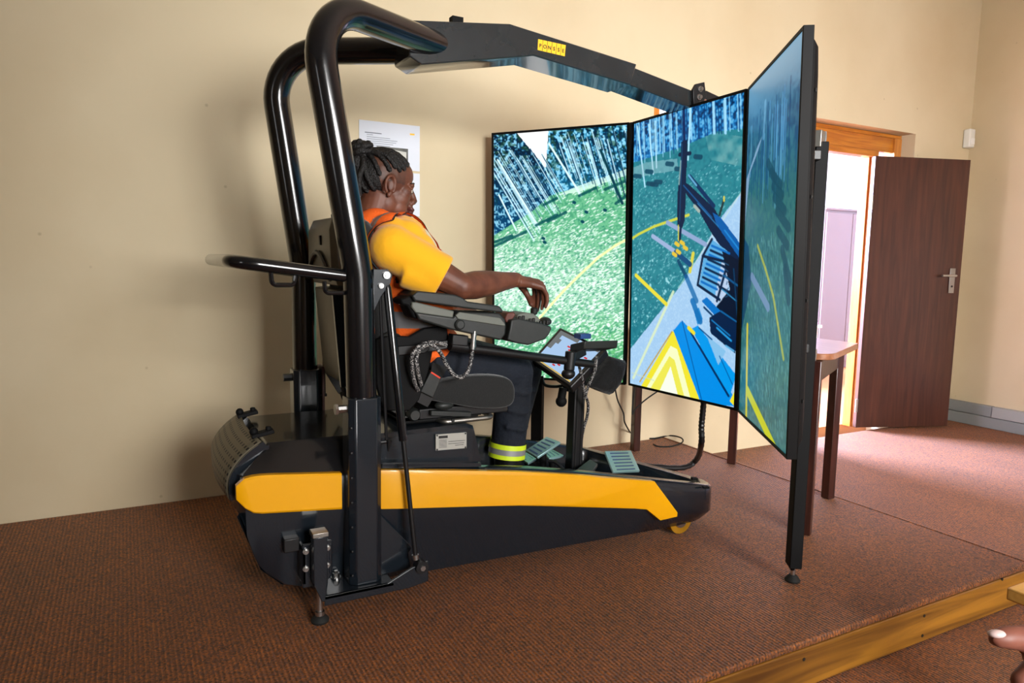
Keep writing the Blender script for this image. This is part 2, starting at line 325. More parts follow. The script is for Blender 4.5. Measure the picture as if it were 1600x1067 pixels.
# pale desk with a black box in the room beyond
dq = P(1281, 508, Y=5.0); dk_ = thing('desk', (dq.x-.4, 5.25, FZ), 'pale desk in the bright room beyond the doorway', 'desk')
part('desk_top', MB().span((dq.x-1.1, 5.0, dq.z-.03), (dq.x+.04, 5.5, dq.z)), M['white'], dk_, bevel=.003)
for x in (dq.x-1.05, dq.x-.02): part('side_panel', MB().span((x, 5.03, FZ), (x+.03, 5.47, dq.z-.03)), M['white'], dk_)
bx_ = thing('box', (dq.x-.12, 5.1, dq.z), 'small black box standing on the pale desk beyond the doorway', 'box')
part('case', MB().span((dq.x-.25, 5.03, dq.z), (dq.x, 5.2, dq.z+.035)), M['plastic'], bx_, bevel=.003); part('lid', MB().span((dq.x-.253, 5.027, dq.z+.034), (dq.x+.003, 5.203, dq.z+.044)), M['plastic'], bx_, bevel=.002)
# ------------------------------------------------------------------ steel cabinet in the room beyond, motion sensor, notices
cb = P(1290, 327, Y=5.6); ca = P(1345, 634, Y=5.6)
cab = thing('cabinet', (cb.x+.45, 5.85, FZ), 'tall mauve grey steel cabinet in the bright room beyond the doorway', 'cabinet')
part('body', MB().span((cb.x, 5.6, FZ), (cb.x+.95, 6.1, cb.z)), M['cabinet'], cab, bevel=.006)
for k in range(2): part('door', MB().span((cb.x+.02+k*.46, 5.585, FZ+.08), (cb.x+.47+k*.46, 5.602, cb.z-.03)), M['cabinet'], cab, bevel=.004)
part('top_rim', MB().span((cb.x-.012, 5.58, cb.z-.002), (cb.x+.96, 6.11, cb.z+.022)), M['cabinet'], cab, bevel=.004)
q = P(1522, 216, Y=WY-.05); q.x = RX-.055
sn = thing('motion_sensor', (q.x, WY, q.z-.06), 'small white motion sensor high in the wall corner above the open door', 'sensor')
r = MB(); r.prism([(q.x-.045, WY-.002, q.z-.075), (q.x+.045, WY-.002, q.z-.075), (q.x+.035, WY-.05, q.z-.07), (q.x-.035, WY-.05, q.z-.07)], (0, 0, .14)); part('housing', r, M['sensor'], sn, bevel=.008)
part('lens', MB().span((q.x-.026, WY-.056, q.z-.05), (q.x+.026, WY-.048, q.z+.0)), M['white'], sn, bevel=.004)
def notice(x0, x1, yt0, yt1, yb, label, first):
    a = P(x0, yt0, Y=WY-.004); bq = P(x1, yt1, Y=WY-.004); z0 = P((x0+x1)/2, yb, Y=WY-.004).z
    t = thing('notice', (a.x, WY-.002, z0), label, 'notice'); wdt = bq.x-a.x; zt = (a.z+bq.z)/2
    part('sheet', MB().span((a.x, WY-.004, z0), (bq.x, WY-.001, zt)), M['paper'], t)
    l = MB(); yy = WY-.0046
    def line(u0, u1, v, h=.0022): l.span((a.x+wdt*u0, yy, zt-v-h), (a.x+wdt*u1, yy+.0008, zt-v))
    if first:
        line(.09, .36, .052, .004); line(.12, .22, .062)
        for k, (u0, u1) in enumerate(((.12, .5), (.12, .62), (.12, .6), (.12, .55), (.12, .5))): line(u0, u1, .072+.009*k)
        part('logo', MB().span((a.x+wdt*.83, yy, zt-.046), (a.x+wdt*.91, yy+.0008, zt-.038)), M['sticker'], t)
        ph = part('printed_photo', MB().span((a.x+wdt*.28, yy, z0+.012), (a.x+wdt*.8, yy+.0008, zt-.112)), mat('photo_print', (92, 92, 88), .7, noise=(24, .5)), t)
        part('photo_shape', MB().prism([(a.x+wdt*.55, yy-.0004, z0+.06), (a.x+wdt*.77, yy-.0004, z0+.055), (a.x+wdt*.77, yy-.0004, z0+.085), (a.x+wdt*.55, yy-.0004, z0+.09)], (0, .0004, 0)), M['plate'], ph)
    else:
        for k in range(10): line(.1, .5+.35*random.random(), .03+.013*k)
        line(.86, .89, .028, .004)
    part('text_lines', l, M['greyline'], t)
    return t
notice(561, 656, 188, 196, 264, 'white notice sheet with a printed photo, upper one on the wall behind the person', True)
notice(561, 656, 264.5, 271, 336, 'white notice sheet, lower one on the wall behind the head of the person', False)
# ------------------------------------------------------------------ three upright displays
SCR = dict(
    left=[(1.608, 3.22, 1.688), (2.048, 2.688, 1.703), (2.064, 2.667, .489), (1.624, 3.199, .474)],
    middle=[(2.055, 2.68, 1.703), (2.048, 1.99, 1.715), (2.064, 1.969, .501), (2.071, 2.659, .489)],
    right=[(2.044, 1.98, 1.714), (1.652, 1.41, 1.719), (1.668, 1.389, .505), (2.06, 1.959, .5)])
class Canvas:
    "a small raster that becomes the vertex colours of a display face"
    def __init__(s, quad, w, h, base):
        s.q = [Vector(p) for p in quad]; s.w, s.h = w, h; s.a = np.empty((h, w, 3)); s.a[:] = np.array(base)/255
        s.jj, s.ii = np.mgrid[0:h, 0:w]; s.jj = s.jj+.5; s.ii = s.ii+.5
        s.u = s.q[1]-s.q[0]; s.v = s.q[3]-s.q[0]; s.n = s.u.cross(s.v)
    def at(s, x, y):
        d = CF + CR*((x-CX)/FPX) + CU*((CY-y)/FPX); k = (s.q[0]-CO).dot(s.n)/d.dot(s.n); r = CO+d*k-s.q[0]
        return r.dot(s.u)/s.u.length_squared*s.w, r.dot(s.v)/s.v.length_squared*s.h
    def blend(s, m, c, al=1.0):
        m = (np.clip(m, 0, 1)*al)[..., None]; c = np.asarray(c, float)
        s.a = s.a*(1-m)+(c/255)*m
    def mask(s, pts, conv=True):
        p = [s.at(*q) if conv else q for q in pts]; ins = np.zeros((s.h, s.w), bool)
        for (x0, y0), (x1, y1) in zip(p, p[1:]+p[:1]):
            if y0 == y1: continue
            c = ((y0 > s.jj) != (y1 > s.jj)) & (s.ii < (x1-x0)*(s.jj-y0)/(y1-y0)+x0); ins ^= c
        return ins.astype(float)
    def poly(s, pts, c, al=1.0): s.blend(s.mask(pts), c, al)
    def line(s, p, q, wd, c, al=1.0, conv=True):
        (x0, y0), (x1, y1) = (s.at(*p), s.at(*q)) if conv else (p, q)
        m_ = int(wd+3); xa, xb = int(max(0, min(x0, x1)-m_)), int(min(s.w, max(x0, x1)+m_)); ya, yb_ = int(max(0, min(y0, y1)-m_)), int(min(s.h, max(y0, y1)+m_))
        if xa >= xb or ya >= yb_: return
        I = s.ii[ya:yb_, xa:xb]; J = s.jj[ya:yb_, xa:xb]; dx, dy = x1-x0, y1-y0; L2 = dx*dx+dy*dy+1e-9
        t = np.clip(((I-x0)*dx+(J-y0)*dy)/L2, 0, 1); d = np.hypot(I-x0-t*dx, J-y0-t*dy); m = (np.clip(wd/2+.5-d, 0, 1)*al)[..., None]
        s.a[ya:yb_, xa:xb] = s.a[ya:yb_, xa:xb]*(1-m)+np.asarray(c, float)/255*m
    def path(s, pts, wd, c, al=1.0):
        for a, b in zip(pts, pts[1:]): s.line(a, b, wd, c, al)
    def noise(s, cell):
        gh, gw = int(s.h/cell)+3, int(s.w/cell)+3; g = rng.random((gh, gw)); y = s.jj/cell; x = s.ii/cell; i = y.astype(int); j = x.astype(int); fy = y-i; fx = x-j; fy = fy*fy*(3-2*fy); fx = fx*fx*(3-2*fx)
        return (g[i, j]*(1-fx)+g[i, j+1]*fx)*(1-fy)+(g[i+1, j]*(1-fx)+g[i+1, j+1]*fx)*fy
    def flecks(s, msk, n, lo, hi, wd, c, ang, al=.8, jit=.5):
        for _ in range(n):
            x, y = rng.random()*s.w, rng.random()*s.h
            if msk[int(y), int(x)] < rng.random(): continue
            l = lo+(hi-lo)*rng.random(); a = ang+jit*(rng.random()-.5); s.line((x, y), (x+l*math.cos(a), y+l*math.sin(a)), wd*(.6+.8*rng.random()), c, al, conv=False)
def picture_left(c):
    g = c.jj/c.h; c.blend(np.ones_like(g), (118, 184, 146))
    c.blend(np.clip(1-abs(g-.62)/.25, 0, 1)*np.clip(1.15-c.ii/c.w*.6, 0, 1), (212, 238, 220), .85)
    c.blend(np.clip((g-.72)*4, 0, 1)*np.clip(c.ii/c.w*1.3, 0, 1), (110, 188, 104), .6)
    n = c.noise(3); c.blend((n-.45)*2.4, (58, 132, 104), .42)
    field = c.mask([(768, 368), (838, 335), (900, 292), (980, 268), (980, 604), (760, 604)])
    bright = field*np.clip(1.15-abs(g-.66)*2.2, .15, 1)
    c.flecks(bright, 6500, 2, 6, 1.3, (242, 253, 245), -.45, .8); c.flecks(field, 2600, 1.5, 4, 1.2, (48, 124, 106), -.45, .55); c.flecks(field*(g > .7), 160, 1, 3, 4.2, (232, 250, 236), .3, .9, 3)
    for k in range(14): x0_ = 790+180*rng.random(); y0_ = 480+110*rng.random(); c.line((x0_, y0_), (x0_+14, y0_-5), 9, (58, 132, 96), .28)
    lf = [(760, 208), (806, 206), (852, 262), (862, 304), (832, 330), (766, 372)]; rf = [(857, 203), (985, 190), (985, 272), (905, 294), (866, 302), (853, 262)]
    c.poly([(798, 206), (866, 203), (860, 262), (848, 268)], (238, 252, 255)); c.poly([(848, 262), (862, 262), (868, 304), (856, 306)], (150, 212, 236))
    for pts, col in ((lf, (24, 78, 112)), (rf, (58, 138, 176))):
        m = c.mask(pts); c.blend(m, col); top = m*np.clip(1.25-g*3.4, 0, 1)
        nn = c.noise(6)*.5+c.noise(2.5)*.5; c.blend(m*np.clip((nn-.5)*6, 0, 1), (168, 222, 242), .8); c.blend(top*np.clip((.56-nn)*6, 0, 1), (14, 44, 58), .85)
        c.blend(top*np.clip((c.noise(5)-.58)*6, 0, 1), (64, 92, 70), .6)
    c.poly([(900, 292), (985, 262), (985, 272), (905, 300), (868, 306)], (214, 238, 226), .8)
    for k in range(50):
        t = k/49; x = 770+t*88; y = 250+30*rng.random()-10*t; ln = 112*(1-.55*t)*(.75+.4*rng.random()); dk = rng.random() < .4
        c.line((x-6, y-12), (x+ln*.52, y+ln*.86), 2.6-1.6*t if k % 6 == 0 else 1.1, (20, 66, 98) if dk else (206, 236, 246), .85)
    for k in range(54):
        t = rng.random(); x = 868+t*112; y = 208+25*rng.random()-16*t; ln = (58+50*t)*(.7+.4*rng.random()); dk = rng.random() < .5
        c.line((x, y), (x+ln*(.34-.14*t), y+ln*.94), 1.2 if k % 4 else 2.2, (18, 58, 84) if dk else (198, 232, 244), .85)
    for p, q, wd in (((778, 250), (844, 358), 3), ((858, 225), (908, 306), 3.4), ((780, 305), (807, 360), 3), ((938, 235), (972, 318), 4.5)): c.line(p, q, wd, (214, 240, 248) if wd != 4.5 else (30, 76, 88))
    for p, q in (((856, 346), (884, 332)), ((838, 352), (870, 336)), ((770, 386), (822, 362)), ((850, 320), (870, 310)), ((905, 306), (930, 294)), ((945, 296), (975, 284)), ((774, 378), (800, 368)), ((962, 318), (978, 306))): c.line(p, q, 5, (26, 84, 88), .8)
    for x, y in ((848, 372), (850, 378), (909, 346), (944, 328), (896, 316), (915, 331)): c.line((x, y), (x+2, y+1), 5, (28, 84, 96))
    c.path([(985, 371), (962, 383), (935, 402), (905, 430), (880, 455), (862, 475), (836, 505)], 4.2, (240, 244, 176), .9)
def picture_middle(c):
    g = c.jj/c.h; c.blend(np.ones_like(g), (58, 130, 138)); c.blend(np.clip(1-abs(g-.38)*2.5, 0, 1), (76, 146, 148), .6); c.blend(np.clip((c.noise(4)-.4)*2, 0, 1), (38, 104, 116), .5)
    al = np.ones_like(g)*(g > .2); c.flecks(al*np.clip(1.2-abs(g-.5)*2, 0, 1), 2600, 1, 3, 1.2, (176, 220, 222), -.6, .6); c.flecks(al*(g > .5), 120, 1, 3, 4, (186, 226, 228), .4, .8, 3)
    c.blend(np.clip(c.mask([(1100, 205), (1165, 215), (1165, 262), (1110, 250)])*(c.noise(9)-.2), 0, 1), (196, 206, 196), .6)
    top = c.mask([(980, 185), (1170, 135), (1170, 200), (1120, 206), (1060, 232), (985, 256)]); c.blend(top, (40, 118, 176)); nn = c.noise(5)*.6+c.noise(2.5)*.4
    c.blend(top*np.clip((nn-.5)*5, 0, 1), (150, 206, 232), .7); c.blend(top*np.clip((.5-nn)*5, 0, 1)*np.clip(1.2-g*6, 0, 1), (12, 46, 76), .9)
    for k in range(52):
        t = rng.random(); x = 988+t*178; y0 = 190-50*t+8*rng.random(); y1 = 232-34*t+(26*rng.random() if t < .45 else 6*rng.random()); dk = rng.random() < .38
        c.line((x, y0), (x+1.5, y1), 1.6 if k % 4 else 2.8, (16, 66, 112) if dk else (178, 220, 240), .85)
    for p, q in (((996, 198), (1008, 292)), ((1014, 195), (1021, 272)), ((1079, 165), (1075, 250)), ((1024, 190), (1026, 262))): c.line(p, q, 3, (190, 226, 240))
    c.blend(c.mask([(990, 262), (1010, 254), (1058, 248), (1060, 266), (1020, 272), (990, 280)]), (178, 196, 198), .5)
    for x, y in ((996, 275), (1014, 268), (1028, 284), (1022, 288), (1046, 256), (1090, 245), (1016, 287), (1060, 264)): c.line((x-4, y), (x+5, y+1), 7, (22, 70, 88), .85)
    c.poly([(1165, 292), (1128, 338), (1070, 438), (983, 548), (980, 606), (1156, 640)], (176, 200, 226)); c.blend(c.mask([(1165, 292), (1128, 338), (1070, 438), (983, 548), (980, 606), (1156, 640)])*np.clip((c.noise(2)-.4), 0, 1), (214, 228, 240), .7)
    c.line((990, 590), (1052, 456), 5, (226, 230, 190), .9); c.line((1158, 300), (1060, 450), 2, (216, 226, 210), .6)
    c.path([(980, 378), (998, 366), (1022, 354), (1048, 345), (1076, 336)], 4.2, (214, 206, 78)); c.line((994, 430), (1041, 475), 6.5, (236, 214, 70)); c.line((1083, 396), (1078, 424), 6, (226, 206, 80))
    c.line((1043, 348), (1102, 382), 7, (158, 168, 198)); c.line((1020, 369), (1056, 394), 7, (170, 178, 206)); c.line((1056, 394), (1078, 413), 8, (36, 82, 120))
    c.line((1060, 408), (1072, 432), 6, (22, 74, 100), .9); c.line((1072, 432), (1088, 470), 8, (34, 96, 150), .7)
    nv = (14, 40, 66)
    c.line((1068, 165), (1069, 222), 4, (10, 44, 84)); c.poly([(1064, 222), (1074, 218), (1073, 260), (1070, 345), (1066, 356), (1058, 352), (1059, 300), (1063, 260)], nv); c.line((1062, 242), (1078, 240), 6, nv); c.line((1064, 252), (1061, 288), 3, (170, 184, 176), .8)
    c.line((1064, 352), (1062, 376), 4.5, nv); c.line((1060, 352), (1060, 376), 2, (226, 200, 70))
    for p in ((1056, 380), (1064, 378), (1069, 386), (1058, 392), (1052, 396)): c.line(p, (p[0]+4, p[1]+3), 6, (232, 192, 70))
    c.poly([(1066, 282), (1078, 290), (1116, 326), (1130, 350), (1158, 386), (1158, 412), (1134, 398), (1110, 362), (1092, 330), (1070, 300)], nv); c.poly([(1113, 332), (1126, 340), (1160, 386), (1158, 408), (1120, 352)], (18, 98, 160)); c.line((1078, 276), (1115, 322), 6, (20, 56, 90)); c.line((1076, 274), (1088, 290), 3, (120, 170, 200))
    c.line((1085, 322), (1092, 330), 5, (176, 180, 168)); c.line((1124, 336), (1131, 312), 4, (52, 62, 60)); c.line((1131, 308), (1131, 314), 3, (220, 200, 90))
    c.poly([(1100, 400), (1112, 374), (1136, 392), (1142, 430), (1126, 470), (1092, 448)], (112, 172, 212)); c.poly([(1128, 404), (1140, 418), (1136, 466), (1114, 478)], (196, 204, 224))
    for k in range(9): c.line((1096+2*k, 440-7*k), (1120+2.4*k, 452-7*k), 3.4, nv if k % 2 else (30, 110, 180), .95)
    for p, q in (((1098, 400), (1137, 410)), ((1098, 400), (1090, 445)), ((1090, 445), (1124, 468)), ((1137, 410), (1120, 470)), ((1130, 416), (1142, 424)), ((1112, 374), (1098, 400)), ((1124, 448), (1138, 456))): c.line(p, q, 4, nv)
    c.poly([(1128, 392), (1160, 410), (1158, 520), (1124, 498), (1118, 480), (1140, 452)], (10, 30, 48)); c.poly([(1096, 470), (1104, 464), (1126, 486), (1120, 496)], (24, 118, 186)); c.poly([(1108, 496), (1128, 484), (1158, 512), (1148, 552), (1110, 520)], (12, 42, 70)); c.line((1120, 512), (1142, 532), 3, (60, 150, 206))
    c.poly([(1084, 486), (1092, 480), (1098, 498), (1090, 508)], (40, 130, 190), .8); c.line((1082, 470), (1094, 502), 9, (38, 110, 168), .85)
    c.poly([(1000, 606), (1052, 516), (1064, 524), (1096, 632)], (242, 220, 60)); c.poly([(1010, 606), (1048, 540), (1058, 545), (1080, 626)], (250, 246, 190)); c.poly([(1016, 607), (1046, 556), (1054, 562), (1070, 622)], (240, 224, 90)); c.poly([(1030, 612), (1048, 572), (1060, 620)], (252, 252, 224)); c.line((1000, 596), (1050, 518), 2, (200, 150, 40))
    c.poly([(1052, 516), (1066, 500), (1076, 512), (1156, 634), (1096, 632)], (8, 142, 214)); c.poly([(1080, 514), (1090, 508), (1124, 552), (1150, 586), (1140, 618), (1136, 616)], (20, 152, 218)); c.poly([(1104, 524), (1134, 548), (1122, 570)], (150, 190, 220)); c.line((1080, 520), (1138, 618), 3.5, (6, 52, 92)); c.line((1066, 502), (1098, 632), 1.6, (8, 90, 150)); c.line((1076, 512), (1084, 520), 6, (240, 214, 60)); c.poly([(1140, 626), (1150, 604), (1152, 640)], (240, 220, 50)); c.line((988, 582), (1022, 594), 2, (210, 214, 190), .7)
    for p, q, wd, col in (((1068, 290), (1112, 340), 2, (40, 96, 146)), ((1090, 318), (1122, 354), 1.6, (70, 130, 176)), ((1066, 225), (1062, 345), 1.4, (44, 86, 120)), ((1132, 360), (1156, 392), 2.4, (60, 140, 200)), ((1130, 430), (1152, 446), 3, (36, 96, 140)), ((1128, 452), (1150, 470), 2, (70, 140, 180)), ((1112, 500), (1140, 524), 2.2, (50, 130, 186)), ((1126, 486), (1156, 506), 2.4, (40, 110, 160)), ((1146, 420), (1152, 500), 2, (30, 70, 100)), ((1134, 540), (1146, 548), 3, (120, 180, 220)), ((1100, 480), (1112, 492), 3, (14, 50, 84)), ((1092, 512), (1112, 530), 2, (8, 70, 120)), ((1124, 556), (1144, 600), 1.6, (8, 90, 150))): c.line(p, q, wd, col, .9)
    for k in range(6): c.line((1130+2*k, 410+10*k), (1138-k, 414+10*k), 1.6, (60, 90, 120), .8)
    c.blend(np.ones_like(g)*.10, (30, 130, 180))
def picture_right(c):
    g = c.jj/c.h; x = c.ii/c.w; c.blend(np.ones_like(g), (62, 110, 116)); c.blend(np.clip(.34-g, 0, 1)*4, (74, 124, 156), .95); c.blend(np.clip(.16-g, 0, 1)*6, (138, 178, 202), .8)
    c.blend(np.clip((g-.55)*3, 0, 1), (58, 116, 120), .8); c.blend(np.clip((c.noise(4)-.4)*2, 0, 1)*(g > .3), (86, 132, 120), .45); nn = c.noise(4)*.5+c.noise(9)*.5
    f = np.clip(1-abs(g-.21)/.15, 0, 1); c.blend(f*np.clip((nn-.36)*3, 0, 1), (28, 74, 108), .9)
    for k in range(46):
        xx = rng.random(); y0 = (.08+.1*rng.random()); c.line((xx*c.w, y0*c.h), (xx*c.w+1, (y0+.14+.1*rng.random())*c.h), 2.5, (30, 78, 116) if rng.random() < .6 else (108, 164, 204), .7, conv=False)
    c.poly([(1191, 214), (1186, 232), (1172, 270), (1166, 330), (1160, 400), (1150, 402), (1160, 300), (1184, 228)], (146, 172, 200), .9); c.line((1196, 160), (1193, 215), 7, (150, 196, 224), .5)
    c.flecks((g > .45)*1.0, 1800, 3, 9, 1.5, (116, 164, 166), 1.35, .5); c.flecks((g > .3)*1.0, 500, 3, 8, 2, (36, 86, 96), 1.3, .5)
    for p, q in (((1200, 255), (1212, 280)), ((1204, 270), (1220, 290)), ((1210, 308), (1226, 330)), ((1214, 330), (1232, 356)), ((1216, 360), (1230, 384)), ((1222, 390), (1234, 440)), ((1208, 290), (1222, 306)), ((1226, 420), (1232, 470))): c.line(p, q, 11, (22, 66, 88), .7)
    c.poly([(1157, 360), (1170, 385), (1174, 440), (1160, 512), (1152, 510)], (26, 74, 104), .85)
    c.path([(1184, 384), (1196, 420), (1208, 462), (1215, 505), (1224, 560)], 5, (176, 178, 78), .9); c.line((1168, 508), (1166, 655), 7, (208, 196, 60)); c.line((1168, 610), (1210, 700), 13, (196, 200, 40)); c.line((1175, 432), (1200, 480), 11, (128, 148, 180), .9)
def display_mat(strength):
    m = bpy.data.materials.new('display_picture'); m.use_nodes = True; nt = m.node_tree; b = nt.nodes['Principled BSDF']; a = nt.nodes.new('ShaderNodeAttribute'); a.attribute_name = 'picture'
    b.inputs['Base Color'].default_value = (.004, .004, .005, 1); b.inputs['Roughness'].default_value = .3; b.inputs['Specular IOR Level'].default_value = .15; b.inputs['Emission Strength'].default_value = strength
    nt.links.new(a.outputs['Color'], b.inputs['Emission Color']); return m
def display(name, label, key, wpx, hpx, paint, strength, grp):
    q = [Vector(p) for p in SCR[key]]; u = (q[1]-q[0]).normalized(); up = (q[0]-q[3]).normalized(); n = u.cross(up).normalized()     # n points out of the picture
    if n.dot(CO-q[0]) < 0: n = -n
    W, H = (q[1]-q[0]).length-.004, (q[0]-q[3]).length; c0 = (q[0]+q[1]+q[2]+q[3])/4
    L = lambda a, b_, d=0: c0+u*a+up*b_+n*d
    t = thing('display', (c0.x, c0.y, 0), label, 'display', grp); bz_ = .011
    def rect(a, b_, d): return [L(-a, -b_, d), L(a, -b_, d), L(a, b_, d), L(-a, b_, d)]
    m = MB(); m.loft([rect(W/2, H/2, -.03), rect(W/2, H/2, 0), rect(W/2-bz_, H/2-bz_, 0), rect(W/2-bz_, H/2-bz_, -.004)], cap=False); m.f.append((3, 2, 1, 0)); fr = part('bezel', m, M['frame'], t, bevel=.0015)
    ql = [L(-W/2+bz_, H/2-bz_, -.003), L(W/2-bz_, H/2-bz_, -.003), L(W/2-bz_, -H/2+bz_, -.003), L(-W/2+bz_, -H/2+bz_, -.003)]
    cv = Canvas(ql, wpx, hpx, (60, 120, 120)); paint(cv); gy = cv.a.mean(-1, keepdims=True); cv.a = np.clip(.5+((gy+(cv.a-gy)*1.06)-.5)*1.2-.015, 0, 1)
    P0 = np.array(ql[0])-np.array(t.location); U = np.array(ql[1]-ql[0]); V = np.array(ql[3]-ql[0])
    uu = np.linspace(0, 1, wpx); vv = np.linspace(0, 1, hpx); co = P0+uu[None, :, None]*U+vv[:, None, None]*V
    idx = np.arange(wpx*hpx).reshape(hpx, wpx); fc = np.stack([idx[:-1, :-1], idx[1:, :-1], idx[1:, 1:], idx[:-1, 1:]], -1).reshape(-1, 4)
    me = bpy.data.meshes.new('picture'); me.vertices.add(wpx*hpx); me.vertices.foreach_set('co', co.astype(np.float32).ravel()); me.loops.add(fc.size); me.loops.foreach_set('vertex_index', fc.ravel().astype(np.int32)); me.polygons.add(len(fc)); me.polygons.foreach_set('loop_start', np.arange(0, fc.size, 4, dtype=np.int32)); me.update(calc_edges=True); me.validate()
    ca = me.color_attributes.new('picture', 'FLOAT_COLOR', 'POINT'); cc = np.clip(cv.a, 0, 1); li = np.where(cc <= .04045, cc/12.92, ((cc+.055)/1.055)**2.4); ca.data.foreach_set('color', np.concatenate([li, np.ones((hpx, wpx, 1))], -1).astype(np.float32).ravel())
    part('screen', me, display_mat(strength), t)
    m = MB(); m.loft([rect(W/2-.004, H/2-.03, -.03), rect(W/2-.016, H/2-.05, -.046), rect(W/2-.06, H/2-.12, -.062), rect(W/2-.09, H/2-.2, -.066)]); bs = part('back_shell', m, M['frame'], t, bevel=.006)
    m = MB()
    for k in (-.36, -.12, .12, .36):
        for sgn in (1, -1): m.box(L(sgn*(W/2-.012), k*H, -.042), (.006, .006, .01))
    part('vent_slots', m, M['ink'], bs, kind='stuff')
    return t, L, n, u, up, W, H
def stand(t, base, top, n, u, L, arms, name='stand_leg'):
    m = MB(); b_ = Vector((base.x, base.y, .055)); tp = Vector((top.x, top.y, top.z)); m.beam(b_, tp, .058, .04, n); m.prism([b_+u*.023-n*.0, b_-u*.023, b_-u*.016+Vector((0, 0, -.012)), b_+u*.016+Vector((0, 0, -.012))], n*.012)
    lg = part(name, m, M['matte'], t, bevel=.003); m = MB()
    part('foot', MB().tube([(base.x, base.y, .0015), (base.x, base.y, .007), (base.x, base.y, .018), (base.x, base.y, .024)], [.024, .026, .018, .012], 20), M['rubber'], lg)
    part('foot_screw', MB().cyl((base.x, base.y, .022), (base.x, base.y, .05), .008, 12), M['chrome'], lg)
    m = MB()
    for k in range(int(tp.z/.09)): z = .12+k*.09; q = b_.lerp(tp, (z-.055)/(tp.z-.055)); m.beam(q-Vector((0, 0, .02)), q+Vector((0, 0, .02)), .008, .034, n)
    part('slots', m, M['satin'], lg, kind='stuff')
    for z in arms:
        q = b_.lerp(tp, (z-.055)/(tp.z-.055)); m = MB(); m.beam(q-u*.09+n*.045, q+u*.09+n*.045, .05, .03); m.beam(q-n*.02, q+n*.05, .05, .05); part('wall_bracket', m, M['satin'], lg, bevel=.003)
GRP = None
t, L, n, u, up, W, H = display('display', 'left of three tall displays, showing a slanting view of sunlit forest and yellow line', 'left', 240, 424, picture_left, 1.1, GRP)
bq = P(838, 742, Y=3.13); bq.z = 0; stand(t, bq, Vector((bq.x-.01, bq.y, 1.45)), n, u, L, (.75, 1.2))
t, L, n, u, up, W, H = display('display', 'middle of three tall displays, showing a crane arm over a log bunk', 'middle', 220, 424, picture_middle, 1.05, GRP)
m = MB(); m.beam((2.064, 2.686, .492), (2.054, 2.688, 1.70), .03, .016, (1, 0, 0)); m.beam((2.07, 1.966, .503), (2.058, 1.986, 1.712), .03, .016, (1, 0, 0)); part('joint_strip', m, M['frame'], t, kind='stuff')
m = MB(); q = L(0, 0, -.09); m.beam(L(-.02, -.2, -.085), L(-.02, H/2+.03, -.085), .08, .04, n); m.beam(L(-.2, .2, -.085), L(.2, .2, -.085), .05, .035); part('mount_frame', m, M['satin'], t)
t, L, n, u, up, W, H = display('display', 'right of three tall displays, seen nearly edge on with its black stand leg in front', 'right', 170, 424, picture_right, .85, GRP)
bq = P(1238, 908, Z=0); tq = P(1273, 222, Y=bq.y+.008); stand(t, bq, Vector((bq.x+.005, bq.y+.008, tq.z)), n, u, L, (P(1262, 540, Y=bq.y).z, tq.z-.05))
for px, py in ((1266, 556), (1281, 216)):
    q = P(px, py, Y=bq.y); m = MB(); m.prism([q+Vector((-.03, 0, .022)), q+Vector((.02, .02, .022)), q+Vector((.034, .03, .006)), q+Vector((.018, .02, -.018)), q+Vector((-.03, 0, -.03))], (.012, -.02, 0)); part('bracket_arm', m, M['steel'], t, bevel=.002)
# hose from the middle display down to the nose of the simulator
hp_ = smoothpath([P(x, y, X=2.10) for x, y in ((1100, 622), (1098, 645), (1096, 668), (1096, 692))]+[P(1088, 718, Y=2.36), P(1062, 731, Y=2.38), (1.9, 2.42, .19)], 8)
hs_ = part('cable_hose', MB().tube(hp_, [.0115+.0022*(i % 2) for i in range(len(hp_))], 10), M['satin'], None, smooth=30)
hs_['label'] = 'thick black corrugated cable hose hanging under the middle display to the simulator nose'; hs_['category'] = 'hose'
# ------------------------------------------------------------------ trapezoid table behind the displays
tp_ = [P(1258, 834, Z=0), P(1293, 778, Z=0), P(1143, 724, Z=0), P(992, 704, Z=0)]
tc = sum(tp_, Vector())/4; tb = thing('table', (tc.x, tc.y, 0), 'brown trapezoid table on dark square legs behind the displays', 'table')
for k, q in enumerate(tp_):
    d_ = (tc-q).normalized(); ed = (tp_[(k+1) % 4]-q).normalized(); R = Matrix(((ed.x, -ed.y, 0), (ed.y, ed.x, 0), (0, 0, 1))); part('leg', MB().box((q.x, q.y, .351), (.042, .042, .699), R), M['legwood'], tb, bevel=.003)
TZ = .728
o_ = []
for k in range(4):
    d_ = (tp_[k]-tc).normalized(); o_.append(tp_[k]+d_*(.085 if k < 2 else .06))
rp = filletpath([o_[3].lerp(o_[0], .5)]+[o_[0], o_[1], o_[2], o_[3]]+[o_[3].lerp(o_[0], .5)], [0, .07, .03, .03, .05, 0], 6)[:-1]
part('table_top', MB().prism([(q.x, q.y, TZ-.025) for q in rp], (0, 0, .025)), M['tabletop'], tb, bevel=.003)
m = MB()
for k in range(4): a, b_ = tp_[k], tp_[(k+1) % 4]; m.beam(Vector((a.x, a.y, .655)), Vector((b_.x, b_.y, .655)), .02, .085)
part('apron', m, M['legwood'], tb)
